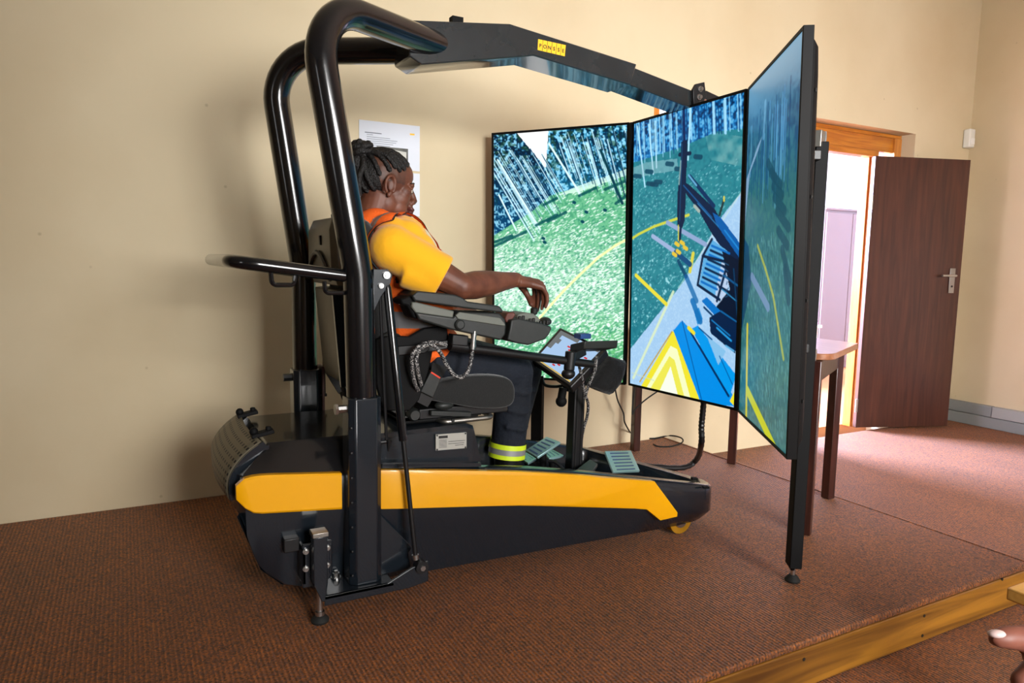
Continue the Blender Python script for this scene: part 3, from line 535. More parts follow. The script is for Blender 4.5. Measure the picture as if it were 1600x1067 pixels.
# ------------------------------------------------------------------ simulator: chassis, roll bars, boom
def Yn(X): return interp(X, (.25, 2.0), (2.085, 2.02))
def NP(px, py, off=0):
    Y = 2.085
    for _ in range(4): q = P(px, py, Y=Y); Y = Yn(q.x)+off
    return q
def curve(pts, off=0):
    q = [NP(x, y, off) for x, y in pts]; return [a.x for a in q], [a.z for a in q]
rimX, rimZ = curve([(372, 744), (418, 740), (540, 737), (592, 733), (700, 730), (820, 731), (905, 737), (1022, 749), (1124, 759)], .012)
beltX, beltZ = curve([(372, 803), (400, 804), (540, 796), (700, 792), (820, 790), (905, 792), (1011, 796), (1124, 800)])
sim = thing('forestry_simulator', (1.1, 2.33, 0), 'black and yellow machine simulator base with roll bars and overhead boom on the stage', 'simulator')
FARY = 2.62
ring = [(.262, 2.11)]+[(x, Yn(x)) for x in [.275, .29, .305, .325, .35, .38, .42, .47, .53]+list(np.linspace(.62, 1.96, 17))]+[(2.0, 2.026), (2.03, 2.045), (2.055, 2.08), (2.066, 2.13), (2.05, 2.2), (2.0, 2.29), (1.9, 2.45), (1.82, 2.57), (1.77, 2.61)]+[(x, FARY) for x in np.linspace(1.68, .285, 12)]+[(.262, 2.6), (.252, 2.57), (.25, 2.36), (.252, 2.14)]
nr = len(ring)
def ringn(i):
    a = Vector(ring[(i-1) % nr]); b = Vector(ring[(i+1) % nr]); t = (b-a).normalized(); return Vector((-t.y, t.x))   # inward
def zbot(X): return interp(X, (.25, .27, .29, .31, .38, .47, .8, 1.9, 2.06), (.33, .27, .21, .155, .085, .05, .034, .03, .048))
def zrim(X): return interp(X, rimX, rimZ)
def zbelt(X): return interp(X, beltX, beltZ)
def level(inset, zf, far=0):
    out = []
    for i, (x, y) in enumerate(ring):
        q = Vector((x, y))+ringn(i)*inset*max(0, min(1, (x-.25)/.3))
        if y > 2.3: q.y -= far*(y-2.3)*max(0, min(1, (1.5-x)/.6))
        if far > .2 and x < .6: q.x += .30*(q.y-2.085)*(.6-x)/.35*far/.6
        out.append((q.x, q.y, zf(x)))
    return out
h = MB()
h.loft([level(.06, zbot, .62), level(.034, lambda x: zbot(x)+.01, .58), level(.01, lambda x: zbelt(x)*.75+zbot(x)*.25, .25), level(0, zbelt), level(0, lambda x: zrim(x)-.012), level(.006, lambda x: zrim(x)-.002), level(.014, zrim), level(.045, zrim), level(.052, lambda x: zrim(x)-.01), level(.06, lambda x: max(min(zrim(x)-.05, .13), zbot(x)+.02))], cap=False)
part('chassis', h, M['hull'], sim, smooth=50)
low = level(.06, zbot, .62); xs_ = list(np.linspace(.252, 2.03, 30)); nr_lo = [p for p in low[1:31] if p[1] < 2.14]; fr_lo = sorted([p for p in low if p[1] > 2.2], key=lambda p: p[0])
u_ = MB(); u_.loft([[(x, interp(x, [p[0] for p in nr_lo], [p[1] for p in nr_lo]), zbot(x)+.001), (x+max(0, .6-x)*.26, max(interp(x+max(0, .6-x)*.26, [p[0] for p in fr_lo], [p[1] for p in fr_lo]), 2.12), zbot(x)+.001)] for x in xs_], cap=False, closed=False)
part('underside', u_, M['hull'], sim)
fw_ = [p for p in level(.058, lambda x: .125) if p[0] > .95]
part('footwell_floor', MB().prism([(x, y, .125) for x, y, z in fw_], (0, 0, -.012)), M['matte'], sim)
# yellow side panels, near (two lengths, the post stands between) and far
def ypanel(x0, x1, top, bot, far=False, endpts=None):
    pts = []
    for x in np.linspace(x0, x1, 14): pts.append((x, top(x)))
    low = [(x, bot(x)) for x in np.linspace(x1, x0, 14)]
    if endpts: low = endpts+[q for q in low if q[0] < endpts[-1][0]]
    pts += low
    s = -1 if not far else 1
    yf = (lambda x: Yn(x)) if not far else (lambda x: FARY)
    m = MB(); n = len(pts); o1 = [(x, yf(x)+s*.016, z) for x, z in pts]; cx = sum(p[0] for p in pts)/n; cz = sum(p[1] for p in pts)/n
    inn = [(x+(cx-x)*.004+(.006 if x < x0+.02 else 0), yf(x)+s*.02, z+(cz-z)*.1) for x, z in pts]; o0 = [(x, yf(x)-s*.004, z) for x, z in pts]
    m.loft([o0, o1, inn], cap=False)
    # strip faces between the top and bottom rows keep the outside smooth
    m.f.append(tuple(range(2*n, 3*n)))
    return m
ytX, ytZ = curve([(372, 741), (392, 744), (418, 742), (540, 739), (592, 735), (700, 735), (820, 737), (905, 742), (1022, 752)], -.016)
ybX, ybZ = curve([(372, 800), (400, 803), (540, 795), (700, 792), (820, 790), (905, 792), (1011, 795)], -.016)
yt = lambda x: interp(x, ytX, ytZ)
yb = lambda x: interp(x, ybX, ybZ)
e0, e1, e2, e3 = [NP(*q, off=-.016) for q in ((1022, 752), (1058, 807), (1032, 813), (1011, 796))]
x_a = NP(534, 765, -.016).x; x_b = NP(592, 765, -.016).x
ymesh = []
# rear panel: its end tapers to a blunt point round the back corner
xr0 = NP(369, 770, -.016).x
def taper(f, mid, x): k = min(1, max(0, (x-xr0)/.05)); return mid+(f(x)-mid)*(.35+.65*math.sqrt(k))
midz = NP(369, 770, -.016).z
part('side_panel', ypanel(xr0, x_a, lambda x: taper(yt, midz, x), lambda x: taper(yb, midz, x)), M['yellow'], sim, smooth=30, label='rear yellow side panel behind the near post')
part('side_panel', ypanel(x_b, e0.x, yt, yb, endpts=[(e1.x, e1.z), (e2.x, e2.z), (e3.x, e3.z)]), M['yellow'], sim, smooth=30, label='long front yellow side panel with an angled end')
part('side_panel', ypanel(.66, e0.x-.35, yt, yb, far=True), M['yellow'], sim, smooth=30)
# engine deck and the seat base box in front of it
dk = P(470, 687.5, Y=2.15).z
b0 = P(418, 691, Y=2.15).x
DXE = .64
c = MB()
def deckring(x, top): zr = zrim(x)-.004; return [(x, Yn(x)+.003, zr), (x, Yn(x)+.012, zr+.012), (x, 2.15, top-.006), (x, 2.156, top), (x, 2.55, top), (x, 2.556, top-.006), (x, FARY-.02, zr+.02), (x, FARY-.018, zr)]
rg = [deckring(x, dk) for x in np.linspace(b0, DXE, 5)]
rg = [[(b0-.085, y, min(z, zrim(b0-.1)+.0)) if k in (0, 7) else (b0-.075, y, zrim(b0-.1)+.008) if k in (1, 6) else (b0-.012, y, z-.012) for k, (x, y, z) in enumerate(rg[0])]]+rg
c.loft(rg); part('engine_deck', c, M['black'], sim, smooth=35)
bt0 = P(604, 676, Y=2.14).z; bt1 = P(742, 662, Y=2.14); bf = P(752, 728, Y=2.12)
c = MB()
def boxring(x, zt): zr = zrim(x)-.03; return [(x, 2.115, zr), (x, 2.125, zt-.012), (x, 2.137, zt), (x, 2.565, zt), (x, 2.578, zt-.012), (x, 2.585, zr)]
c.loft([boxring(DXE, bt0), boxring(bt1.x-.035, bt1.z+.004), boxring(bt1.x-.01, bt1.z-.004), [(bf.x, y, zz) for (x, y, z), zz in zip(boxring(bf.x, bt1.z), (zrim(bf.x)-.05, bf.z+.02, bf.z+.03, bf.z+.03, bf.z+.02, zrim(bf.x)-.05))]])
sb = part('seat_base_box', c, M['hull'], sim, smooth=30)
l = MB(); l.beam(NP(596, 727, .012), NP(750, 725, .012), .02, .012); part('ledge', l, M['hull'], sb)
pa, pb, pc, pd = [P(x, y, Y=2.113) for x, y in ((681, 679), (729, 675.5), (729, 700), (681, 704))]
pl = part('rating_plate', MB().prism([pa, pb, pc, pd], (0, .006, 0)), M['plate'], sb, label='pale metal rating plate')
l = MB()
def onplate(u, v): return pa.lerp(pb, u).lerp(pd.lerp(pc, u), v)-Vector((0, .0006, 0))
for u0, u1, v0, v1 in [(.09, .38, .1, .26)]+[(.1, .35, .36+.09*k, .385+.09*k) for k in range(6)]+[(.4, .95, .48, .51), (.4, .92, .62, .65), (.62, .9, .74, .77)]: l.prism([onplate(u0, v0), onplate(u1, v0), onplate(u1, v1), onplate(u0, v1)], (0, .0005, 0))
for u, v in ((.04, .06), (.96, .06), (.04, .94), (.96, .94)): q = onplate(u, v); l.cyl(q-Vector((0, .001, 0)), q, .003, 8)
part('plate_print', l, M['ink'], sb)
# perforated rear grille
def grille_mat():
    m = mat('perforated_grille', (104, 97, 80), .5, metal=.4); nt = m.node_tree; b = nt.nodes['Principled BSDF']; tc = nt.nodes.new('ShaderNodeTexCoord')
    br = nt.nodes.new('ShaderNodeTexBrick'); br.offset = 0; br.inputs['Scale'].default_value = 1; br.inputs['Color1'].default_value = (.004, .004, .004, 1); br.inputs['Color2'].default_value = (.004, .004, .004, 1)
    br.inputs['Mortar'].default_value = b.inputs['Base Color'].default_value; br.inputs['Brick Width'].default_value = .026; br.inputs['Row Height'].default_value = .021; br.inputs['Mortar Size'].default_value = .0065; br.inputs['Mortar Smooth'].default_value = 0
    nt.links.new(tc.outputs['UV'], br.inputs['Vector']); nt.links.new(br.outputs['Color'], b.inputs['Base Color']); return m
M['grille'] = grille_mat()
gp = [P(x, y, Y=2.135) for x, y in ((408, 689), (392, 707), (376, 731), (364, 755), (358, 781))]
gp = smoothpath(gp, 4); me = bpy.data.meshes.new('grille'); gv = []; gf = []; guv = []; L_ = 0
for i, q in enumerate(gp):
    if i: L_ += (q-gp[i-1]).length
    bow = .035*math.sin(math.pi*i/(len(gp)-1))
    for k in range(9):
        t = k/8; gv.append((q.x-bow*.7-.012*math.sin(math.pi*t)-sim.location.x, q.y+.43*t-sim.location.y, q.z)); guv.append((.43*t, L_))
for i in range(len(gp)-1):
    for k in range(8): gf.append((i*9+k, i*9+k+1, (i+1)*9+k+1, (i+1)*9+k))
me.from_pydata(gv, [], gf); uvl = me.uv_layers.new(name='UVMap')
for lp in me.loops: uvl.data[lp.index].uv = guv[lp.vertex_index]
me.shade_smooth(); g = part('grille', me, M['grille'], sim); sd = g.modifiers.new('solid', 'SOLIDIFY'); sd.thickness = .006; sd.offset = -1
for yv in (2.122, 2.556):
    ck = [(q.x-.0245*math.sin(math.pi*i/(len(gp)-1))+.004, yv, q.z) for i, q in enumerate(gp)]+[(gp[-1].x+.06, yv, gp[-1].z+.01), (b0-.005, yv+.02, zrim(b0)), (b0+.004, yv+.02, dk-.004), (b0-.004, yv+.02, dk-.004)]
    part('grille_cheek', MB().prism(ck, (0, .012, 0)), M['hull'], sim)
for t in (.16, .86):
    q = Vector((gp[0].x+.012, gp[0].y+.43*t, gp[0].z+.012)); c = MB(); c.beam(q+Vector((-.03, 0, -.012)), q+Vector((.035, 0, .0)), .034, .013); c.cyl(q+Vector((.02, 0, 0)), q+Vector((.02, 0, .014)), .009, 10); c.ball(q+Vector((-.022, 0, .002)), .013, 10, 6)
    part('grille_clip', c, M['matte'], sim, bevel=.003)
# slot in the shoulder at the back
c = MB(); qa = NP(395, 734, .03); c.beam(qa, qa+Vector((.1, 0, -.004)), .012, .008); part('lock_slot', c, M['matte'], sim)

# posts and roll bars
PX, PY, QX, QY, PR = .607, 2.058, .572, 2.66, .0445
def post_bracket(x, y, z0, z1, s):
    c = MB(); a = .05; ch = .018
    sec = [(-a, -a+ch), (-a+ch, -a), (a-ch, -a), (a, -a+ch), (a, a-ch), (a-ch, a), (-a+ch, a), (-a, a-ch)]
    c.loft([[(x+u, y+v, z0) for u, v in sec], [(x+u, y+v, z1) for u, v in sec]]); return c
bz = P(563, 624, Y=PY-.05).z
pb1 = part('post_sleeve', post_bracket(PX, PY, .085, bz, -1), M['hull'], sim, bevel=.003)
pb2 = part('post_sleeve', post_bracket(QX, QY, .085, bz, 1), M['hull'], sim, bevel=.003)
c = MB(); q = P(532, 638, Y=PY); c.cyl((PX-.075, PY-.01, q.z), (PX-.045, PY-.01, q.z), .012, 8); c.cyl((PX-.083, PY-.01, q.z), (PX-.075, PY-.01, q.z), .017, 6); part('bolt', c, M['chrome'], pb1)
c = MB(); c.cyl((QX-.08, QY, bz-.03), (QX-.045, QY, bz-.03), .014, 8); part('bolt', c, M['satin'], pb2)
part('hinge_plate', MB().span((QX+.052, QY-.045, bz-.2), (QX+.06, QY+.03, bz+.01)), mat('rust_red_plate', (96, 62, 56), .45), pb2)
for k in range(6):
    pass
c = MB()
for k in range(7): z = .12+k*.075; c.ball((PX-.045, PY-.05, z), (.004, .003, .004), 8, 4)
part('rivets', c, M['satin'], pb1, kind='stuff')
def bar(pts, fil): return filletpath(pts, fil, 12)
n_k = P(560, 432, Y=PY); n_b = P(511, 150, Y=PY); n_t = P(503, 50, Y=PY); n_e = P(652, 60, Y=2.285)
dirb = (n_b-n_k).normalized(); n_top = n_k+dirb*((n_e.z-.012-n_k.z)/dirb.z)
near = bar([(PX, PY, bz-.02), n_k, n_top, n_e+Vector((.09, .04, 0))], [0, .25, .165, 0])
part('roll_bar', MB().tube(near, PR, 24), M['black'], sim, smooth=60)
f_k = P(471, 412, Y=QY); f_b = P(444, 225, Y=QY)
f_k = Vector((QX, QY, n_k.z)); dirf = (P(441, 215, Y=QY)-f_k).normalized(); f_top = f_k+dirf*((n_e.z-.012-f_k.z)/dirf.z)
far = bar([(QX, QY, bz-.02), f_k, f_top, Vector((n_e.x+.07, 2.40, n_e.z))], [0, .25, .165, 0])
part('roll_bar', MB().tube(far, PR, 24), M['black'], sim, smooth=60)
# base flange with gusset, bolts, pivot for the strut
fz = .085
c = MB(); fa = P(507, 905, Y=1.985); fb = P(664, 884, Y=1.985)
c.prism([(fa.x, 1.985, fz), (fb.x-.12, 1.985, fz), (fb.x-.04, 1.985, fz+.035), (fb.x+.012, 1.985, fz+.045), (fb.x+.012, 1.985, fz-.02), (fb.x-.05, 1.985, fz-.03), (fa.x, 1.985, fz-.03)], (0, .008, 0))
c.span((fa.x, 1.985, fz-.012), (fb.x-.1, 2.14, fz)); c.prism([(PX+.05, 2.05, fz), (fb.x-.02, 2.05, fz), (fb.x-.03, 2.05, fz+.055), (PX+.16, 2.05, fz+.07), (PX+.05, 2.05, fz+.2)], (0, .008, 0))
fl_ = part('base_flange', c, M['hull'], sim, bevel=.002)
for px, py in ((525, 897), (592, 890)):
    q = P(px, py, Z=fz+.012); q.y = max(q.y, 2.0); c = MB(); c.cyl((q.x, q.y, fz-.001), (q.x, q.y, fz+.004), .016, 12); c.cyl((q.x, q.y, fz+.004), (q.x, q.y, fz+.017), .011, 6); c.cyl((q.x, q.y, fz+.017), (q.x, q.y, fz+.024), .006, 8); part('bolt', c, M['chrome'], fl_)
sp = Vector((P(658, 885, Y=1.985).x, 1.985, P(658, 885, Y=1.985).z)); c = MB(); c.cyl(sp+Vector((0, -.012, 0)), sp+Vector((0, .02, 0)), .02, 16); part('pivot', c, M['satin'], fl_)
part('pivot_bolt', MB().cyl(sp+Vector((0, -.018, 0)), sp+Vector((0, -.011, 0)), .009, 6), M['chrome'], fl_)
# strut bracket on the post, gas strut, latch rod
sa = P(603, 431, Y=2.03); c = MB()
c.prism([(PX+.03, 2.034, sa.z+.02), (sa.x+.008, 2.034, sa.z+.02), (sa.x+.022, 2.034, sa.z+.004), (sa.x+.016, 2.034, sa.z-.022), (sa.x-.012, 2.034, sa.z-.06), (PX+.03, 2.034, sa.z-.11)], (0, .01, 0)); sbk = part('strut_bracket', c, M['hull'], sim, bevel=.002)
for px, py in ((604, 430), (595.5, 446.5)): q = P(px, py, Y=2.03); c = MB(); c.cyl((q.x, 2.026, q.z), (q.x, 2.035, q.z), .011 if px > 600 else .008, 12); c.cyl((q.x, 2.022, q.z), (q.x, 2.027, q.z), .006, 6); part('bolt', c, M['chrome'], sbk)
s0 = P(604, 441, Y=2.045); s1 = Vector((sp.x-.012, 2.0, sp.z+.02)); mid = s0.lerp(s1, .56)
gs = part('gas_strut', MB().tube([s0, s0.lerp(s1, .02), mid, mid], [.008, .0135, .0135, .009], 14), M['black'], sim)
part('strut_rod', MB().tube([mid, s1], .0075, 10), M['satin'], gs); part('rod_end', MB().tube([s1.lerp(mid, .04), s1], .011, 10), M['chrome'], gs)
r0 = P(594, 462, Y=2.055); r1 = P(604, 690, Y=2.055); lr = part('latch_rod', MB().tube([r0, r1], .005, 8), M['satin'], sim)
part('rod_joint', MB().tube([P(595, 448, Y=2.05), r0], [.006, .007], 10), M['chrome'], lr)
c = MB(); c.tube([r1+Vector((-.028, 0, 0)), r1+Vector((.012, 0, .0))], .006, 8); c.tube([r1+Vector((.006, -.004, .006)), r1+Vector((.004, -.004, -.03))], [.009, .002], 10); part('rod_latch', c, M['satin'], lr)
# the same rod on the far post
r0 = P(506, 560, Y=QY-.03); r1 = P(507, 617, Y=QY-.03); lr = part('latch_rod', MB().tube([r0, r1], .005, 8), M['satin'], sim); part('rod_latch', MB().tube([r1+Vector((-.05, 0, 0)), r1+Vector((.008, 0, 0))], .006, 8), M['satin'], lr)
# hand rail round the back of the seat with lashing lugs
rz = P(540, 432, Y=PY).z; rl = P(362, 408, Y=PY)
rpts = filletpath([(PX-.03, PY, rz), (rl.x, PY, rl.z), (rl.x, QY, rl.z), (QX-.03, QY, rz)], [0, .07, .07, 0], 8)
rail = part('hand_rail', MB().tube(rpts, .0185, 16), M['black'], sim)
for px, py, Yv in ((442, 434, PY), (524, 447, PY)):
    q = P(px, py, Y=Yv); k = filletpath([q+Vector((-.032, 0, .014)), q+Vector((-.03, 0, -.02)), q+Vector((.03, 0, -.02)), q+Vector((.036, 0, .012))], [0, .014, .014, 0], 5); part('lashing_lug', MB().tube(k, .0065, 8), M['black'], rail)
# overhead boom: bent box section, telescoping inner box, end bracket
BY, BW = 2.285, .15
def boomz(px, py): q = P(px, py, Y=BY); return (q.x, q.z)
out = [boomz(*q) for q in ((637, 31), (797, 37), (995, 100), (985.5, 133), (834, 87), (659, 101), (640, 88))]
ax = sum(p[0] for p in out)/7
c = MB(); c.prism([(x, BY, z) for x, z in out], (0, BW, 0)); bo = part('boom', c, M['boom'], sim, bevel=.004, label='outer bent box of the boom')
c = MB(); ia, ib, ic, id_ = [boomz(*q) for q in ((985, 101), (1091, 143), (1087, 170), (980, 129))]
c.prism([(x, BY+.012, z) for x, z in (ia, ib, ic, id_)], (0, BW-.024, 0)); ib_ = part('inner_boom', c, M['boom'], sim, bevel=.003)
pe = [P(x, y, Y=BY-.004) for x, y in ((1083, 140), (1088, 131), (1101, 128), (1104, 152), (1096, 162), (1084, 163))]
ebk = part('end_bracket', MB().prism(pe, (0, .014, 0)), M['satin'], sim, bevel=.002); part('end_bracket', MB().prism([p+Vector((0, BW-.006, 0)) for p in pe], (0, .012, 0)), M['satin'], sim, bevel=.002)
for px, py in ((1093, 139.5), (1091.5, 152)): q = P(px, py, Y=BY-.004); c = MB(); c.cyl(q, q+Vector((0, -.006, 0)), .012, 14); c.cyl(q+Vector((0, -.006, 0)), q+Vector((0, -.016, 0)), .008, 6); part('bolt', c, M['chrome'], ebk)
e4 = P(1108, 146, Y=BY+.07); c = MB(); c.beam(P(1096, 150, Y=BY+.07), e4+Vector((.12, 0, -.05)), .05, .035); c.beam(e4+Vector((.06, -.14, -.05)), e4+Vector((.06, .16, -.05)), .04, .03); part('screen_hanger', c, M['satin'], sim)
c = MB(); q = P(712, 31, Y=BY+.05); c.span((q.x-.02, BY+.03, q.z-.03), (q.x+.02, BY+.06, q.z+.006)); part('cable_port', c, M['matte'], bo)
# sticker with letter cells on the boom
s0, s1, s2, s3 = [P(x, y, Y=BY-.001) for x, y in ((841, 61), (884, 70.5), (882.5, 88), (840, 78))]
st_ = part('sticker', MB().prism([s0, s1, s2, s3], (0, .002, 0)), M['sticker'], bo, label='small yellow lettered sticker')
l = MB()
for k in range(1, 6):
    a = s0.lerp(s1, k/6)-Vector((0, .0006, 0)); b_ = s3.lerp(s2, k/6)-Vector((0, .0006, 0)); e_ = (s1-s0).normalized()*.0008; l.prism([a-e_, a+e_, b_+e_, b_-e_], (0, .0005, 0))
part('cell_lines', l, M['ink'], bo)
def text_mesh(txt, origin, xdir, zdir, size, m, parent, name='lettering'):
    cu = bpy.data.curves.new('lettering', 'FONT'); cu.body = txt; cu.size = size; cu.align_x = 'CENTER'; cu.align_y = 'CENTER'; cu.extrude = .0003; cu.offset = size*.012
    t = bpy.data.objects.new('t', cu); COL.objects.link(t); dg = bpy.context.evaluated_depsgraph_get(); me = bpy.data.meshes.new_from_object(t.evaluated_get(dg)); bpy.data.objects.remove(t); bpy.data.curves.remove(cu)
    x = xdir.normalized(); n = x.cross(zdir).normalized(); z = n.cross(x); R = Matrix((x, z, n)).transposed().to_4x4(); R.translation = Vector(origin)-worg(parent)
    me.transform(R); me.materials.clear(); return part(name, me, m, parent)
for k, ch in enumerate('PONSSE'):
    u = (k+.5)/6; q = s0.lerp(s1, u).lerp(s3.lerp(s2, u), .58)-Vector((0, .0012, 0)); text_mesh(ch, q, s1-s0, s0-s3, .0185, M['ink'], bo)
# levelling jack at the back corner
jx, jy = .463, 2.005
c = MB(); pa_ = P(470, 848, Y=2.05); pb_ = P(517, 906, Y=2.05); c.prism([(pa_.x, 2.03, pa_.z), (pb_.x, 2.03, pa_.z), (pb_.x, 2.03, pb_.z+.03), (pb_.x-.02, 2.03, pb_.z), (pa_.x, 2.03, pb_.z)], (0, .01, 0)); c.span((pa_.x, 2.03, pb_.z+.01), (pa_.x+.01, 2.12, pa_.z-.01)); c.span((pb_.x-.01, 2.03, pb_.z+.03), (pb_.x, 2.12, pa_.z-.01))
jk = part('levelling_jack', c, M['hull'], sim, bevel=.002)
jt = P(497, 836, Y=jy).z; c = MB(); c.span((jx-.02, jy-.02, .125), (jx+.02, jy+.02, jt)); c.prism([(jx-.02, jy-.02, .125), (jx+.02, jy-.02, .125), (jx+.012, jy-.02, .07), (jx+.002, jy-.02, .07)], (0, .03, 0)); part('jack_tube', c, M['hull'], jk, bevel=.002)
part('jack_cap', MB().span((jx-.023, jy-.024, jt), (jx+.023, jy+.022, jt+.014)), M['steel'], jk, bevel=.002)
part('jack_screw', MB().tube([(jx, jy, .13), (jx, jy, .035), (jx, jy, .034), (jx, jy, .02)], [.0085, .0085, .014, .014], 12), M['chrome'], jk)
part('jack_foot', MB().tube([(jx, jy, .0015), (jx, jy, .008), (jx, jy, .018), (jx, jy, .024)], [.025, .027, .02, .012], 20), M['rubber'], jk)
for px, py in ((477.5, 861), (477.5, 888), (511, 855), (510.5, 882)): q = P(px, py, Y=2.03); c = MB(); c.cyl(q, q+Vector((0, -.005, 0)), .009, 12); c.cyl(q+Vector((0, -.005, 0)), q+Vector((0, -.013, 0)), .006, 6); part('bolt', c, M['chrome'], jk)
c = MB(); a = P(443, 843, Y=2.06); b_ = P(468, 860, Y=2.06); c.span((a.x, 2.055, b_.z), (b_.x, 2.09, a.z)); part('cable_box', c, M['satin'], jk, bevel=.003)
# the far rear jack foot and nose caster wheel
wq = P(1070, 838, Z=0); wc = Vector((wq.x, 2.085, .0575))
c = MB(); c.tube([wc+Vector((0, -.018, 0)), wc+Vector((0, -.022, 0)), wc+Vector((0, .022, 0)), wc+Vector((0, .018, 0))], [.046, .055, .055, .046], 28); wh = part('caster_wheel', c, M['wheel'], sim)
c = MB(); c.cyl(wc+Vector((0, -.026, 0)), wc+Vector((0, -.016, 0)), .03, 14); c.beam(wc+Vector((0, .026, 0)), wc+Vector((0, .026, .05)), .004, .03, (0, 1, 0)); part('caster_fork', c, M['chrome'], wh)
wc2 = wc+Vector((-.02, .36, -.0015)); wh2 = part('caster_wheel', MB().tube([wc2+Vector((0, -.016, 0)), wc2+Vector((0, -.02, 0)), wc2+Vector((0, .02, 0)), wc2+Vector((0, .016, 0))], [.036, .045, .045, .036], 28), M['wheel'], sim)
for x, y in ((.46, 2.7),):
    part('jack_tube', MB().tube([(x, y, .0015), (x, y, .02), (x, y, .021), (x, y, .2), (x, y, .2)], [.027, .02, .009, .009, .02], 14), M['hull'], sim)
# nose details
c = MB(); q = P(1094, 741, Z=.215)
for px, py in ((1094, 743), (1112, 756)): q = P(px, py, Z=.212); c.beam(q+Vector((-.034, .012, -.012)), q+Vector((-.012, .004, -.012)), .02, .008)
part('nose_clips', c, M['matte'], sim, kind='stuff')
# ------------------------------------------------------------------ operator seat
BOXTOP = bt1.z+.004
seat = thing('operator_seat', (.95, 2.36, BOXTOP), 'black operator seat with armrests, control pods and a tube arm, on the simulator base', 'seat')
SY0 = 2.15
cp = [P(x, y, Y=SY0) for x, y in ((655, 622), (664, 602), (689, 595), (734, 585), (786, 586), (803, 593), (809, 604), (810, 624), (803, 640), (749, 641), (711, 633), (674, 628))]
cx_ = sum((p.x for p in cp))/len(cp); cz_ = sum((p.z for p in cp))/len(cp)
def cring(y, k, dz=0): return [(cx_+(p.x-cx_)*k, y, cz_+(p.z-cz_)*k-(dz if p.z > cz_ else 0)) for p in cp]
c = MB(); c.loft([cring(2.15, .86), cring(2.156, .95), cring(2.175, 1), cring(2.22, 1.0), cring(2.26, .98, .03), cring(2.46, .98, .03), cring(2.5, 1), cring(2.545, 1), cring(2.564, .95), cring(2.57, .86)])
cu = part('seat_cushion', c, M['seatfab'], seat, smooth=60); sm = cu.modifiers.new('sub', 'SUBSURF'); sm.levels = 1; sm.render_levels = 2
# pan, suspension, levers
pz = P(700, 640, Y=2.2).z
pan0 = P(655, 640, Y=2.19); pan1 = P(770, 648, Y=2.19)
c = MB(); c.span((pan0.x, 2.19, pz-.025), (pan1.x+.06, 2.54, pz+.012)); part('seat_pan', c, M['satin'], seat, bevel=.004)
c = MB(); c.span((pan0.x-.05, 2.2, BOXTOP), (pan1.x-.05, 2.52, pz-.02)); part('suspension', c, M['matte'], seat, bevel=.006)
c = MB()
for k in range(5): z = BOXTOP+.012+k*(pz-BOXTOP-.03)/5; c.span((pan0.x-.055, 2.192, z), (pan1.x-.045, 2.525, z+.008))
part('bellows', c, M['seatfab'], seat, kind='stuff')
q = P(647, 648, Y=2.185); part('knob', MB().tube([q+Vector((0, .02, 0)), q+Vector((0, -.004, 0)), q+Vector((0, -.012, 0))], [.021, .021, .016], 18), M['plastic'], seat)
hz0, hz1 = P(694, 659.5, Y=2.16), P(771, 651.5, Y=2.16)
part('slide_handle', MB().tube(filletpath([hz0+Vector((-.015, .09, 0)), hz0, hz1, hz1+Vector((.01, .28, 0))], [0, .02, .03, 0], 6), .0085, 12), M['steel'], seat)
c = MB(); q = P(708, 657.5, Y=2.15); c.cyl(q, q+Vector((0, .01, 0)), .006, 10); part('handle_stud', c, M['ink'], seat)
q0, q1 = P(672, 645, Y=2.175), P(735, 647, Y=2.175); c = MB(); c.beam(q0, q1, .02, .018); c.ball(P(694, 633, Y=2.17), (.035, .02, .016), 14, 8); part('lever', c, M['plastic'], seat, bevel=.003)
# backrest: cushion and hard shell seen from behind
bb0 = P(520, 588, Y=2.40); bb1 = P(497, 343, Y=2.40)
bdir = (bb1-bb0).normalized(); bn = Vector((-bdir.z, 0, bdir.x)).normalized()*-1          # points forward (+X)
if bn.x < 0: bn = -bn
blen = (bb1-bb0).length
def bk(t, y, d): return bb0+bdir*(t*blen)+Vector((0, y-2.40, 0))+bn*d
def bring(t, k, d0, d1):
    w_ = .19*k; return [bk(t, 2.365-w_, d0+.03), bk(t, 2.365-w_*.8, d0), bk(t, 2.365+w_*.8, d0), bk(t, 2.365+w_, d0+.03), bk(t, 2.365+w_, d1-.02), bk(t, 2.365+w_*.85, d1), bk(t, 2.365-w_*.85, d1), bk(t, 2.365-w_, d1-.02)]
c = MB(); c.loft([bring(.0, .84, .035, .13), bring(.06, .93, .03, .15), bring(.3, 1, .03, .16), bring(.6, 1, .035, .15), bring(.9, .93, .03, .14), bring(.97, .86, .03, .13), bring(1.0, .7, .04, .1)])
bc = part('backrest', c, M['seatfab'], seat, smooth=60); sm = bc.modifiers.new('sub', 'SUBSURF'); sm.levels = 1; sm.render_levels = 1
c = MB()
def sring(t, k, d): w_ = .185*k; return [bk(t, 2.365-w_, d+.055), bk(t, 2.365-w_, d+.02), bk(t, 2.365-w_*.86, d), bk(t, 2.365+w_*.86, d), bk(t, 2.365+w_, d+.02), bk(t, 2.365+w_, d+.055)]
c.loft([sring(-.01, .82, .0), sring(.05, .9, -.005), sring(.57, .98, -.005)]); part('shell', c, M['shell'], seat, smooth=50, bevel=.004, label='olive grey lower hard shell of the backrest')
c = MB(); c.loft([sring(.6, .98, -.005), sring(.7, .98, -.02), sring(.93, .9, -.012), sring(1.0, .8, .005)]); us = part('shell', c, M['shell'], seat, smooth=50, bevel=.004, label='olive grey upper hard shell of the backrest')
a = [bk(.62+.03*0, 2.365-.15, -.012)]; arc = [bk(.64+.16*math.sin(math.pi*k/10), 2.365-.155+.31*k/10, -.022-.002) for k in range(11)]
part('shell_rib', MB().tube(arc, .008, 8), M['satin'], us)
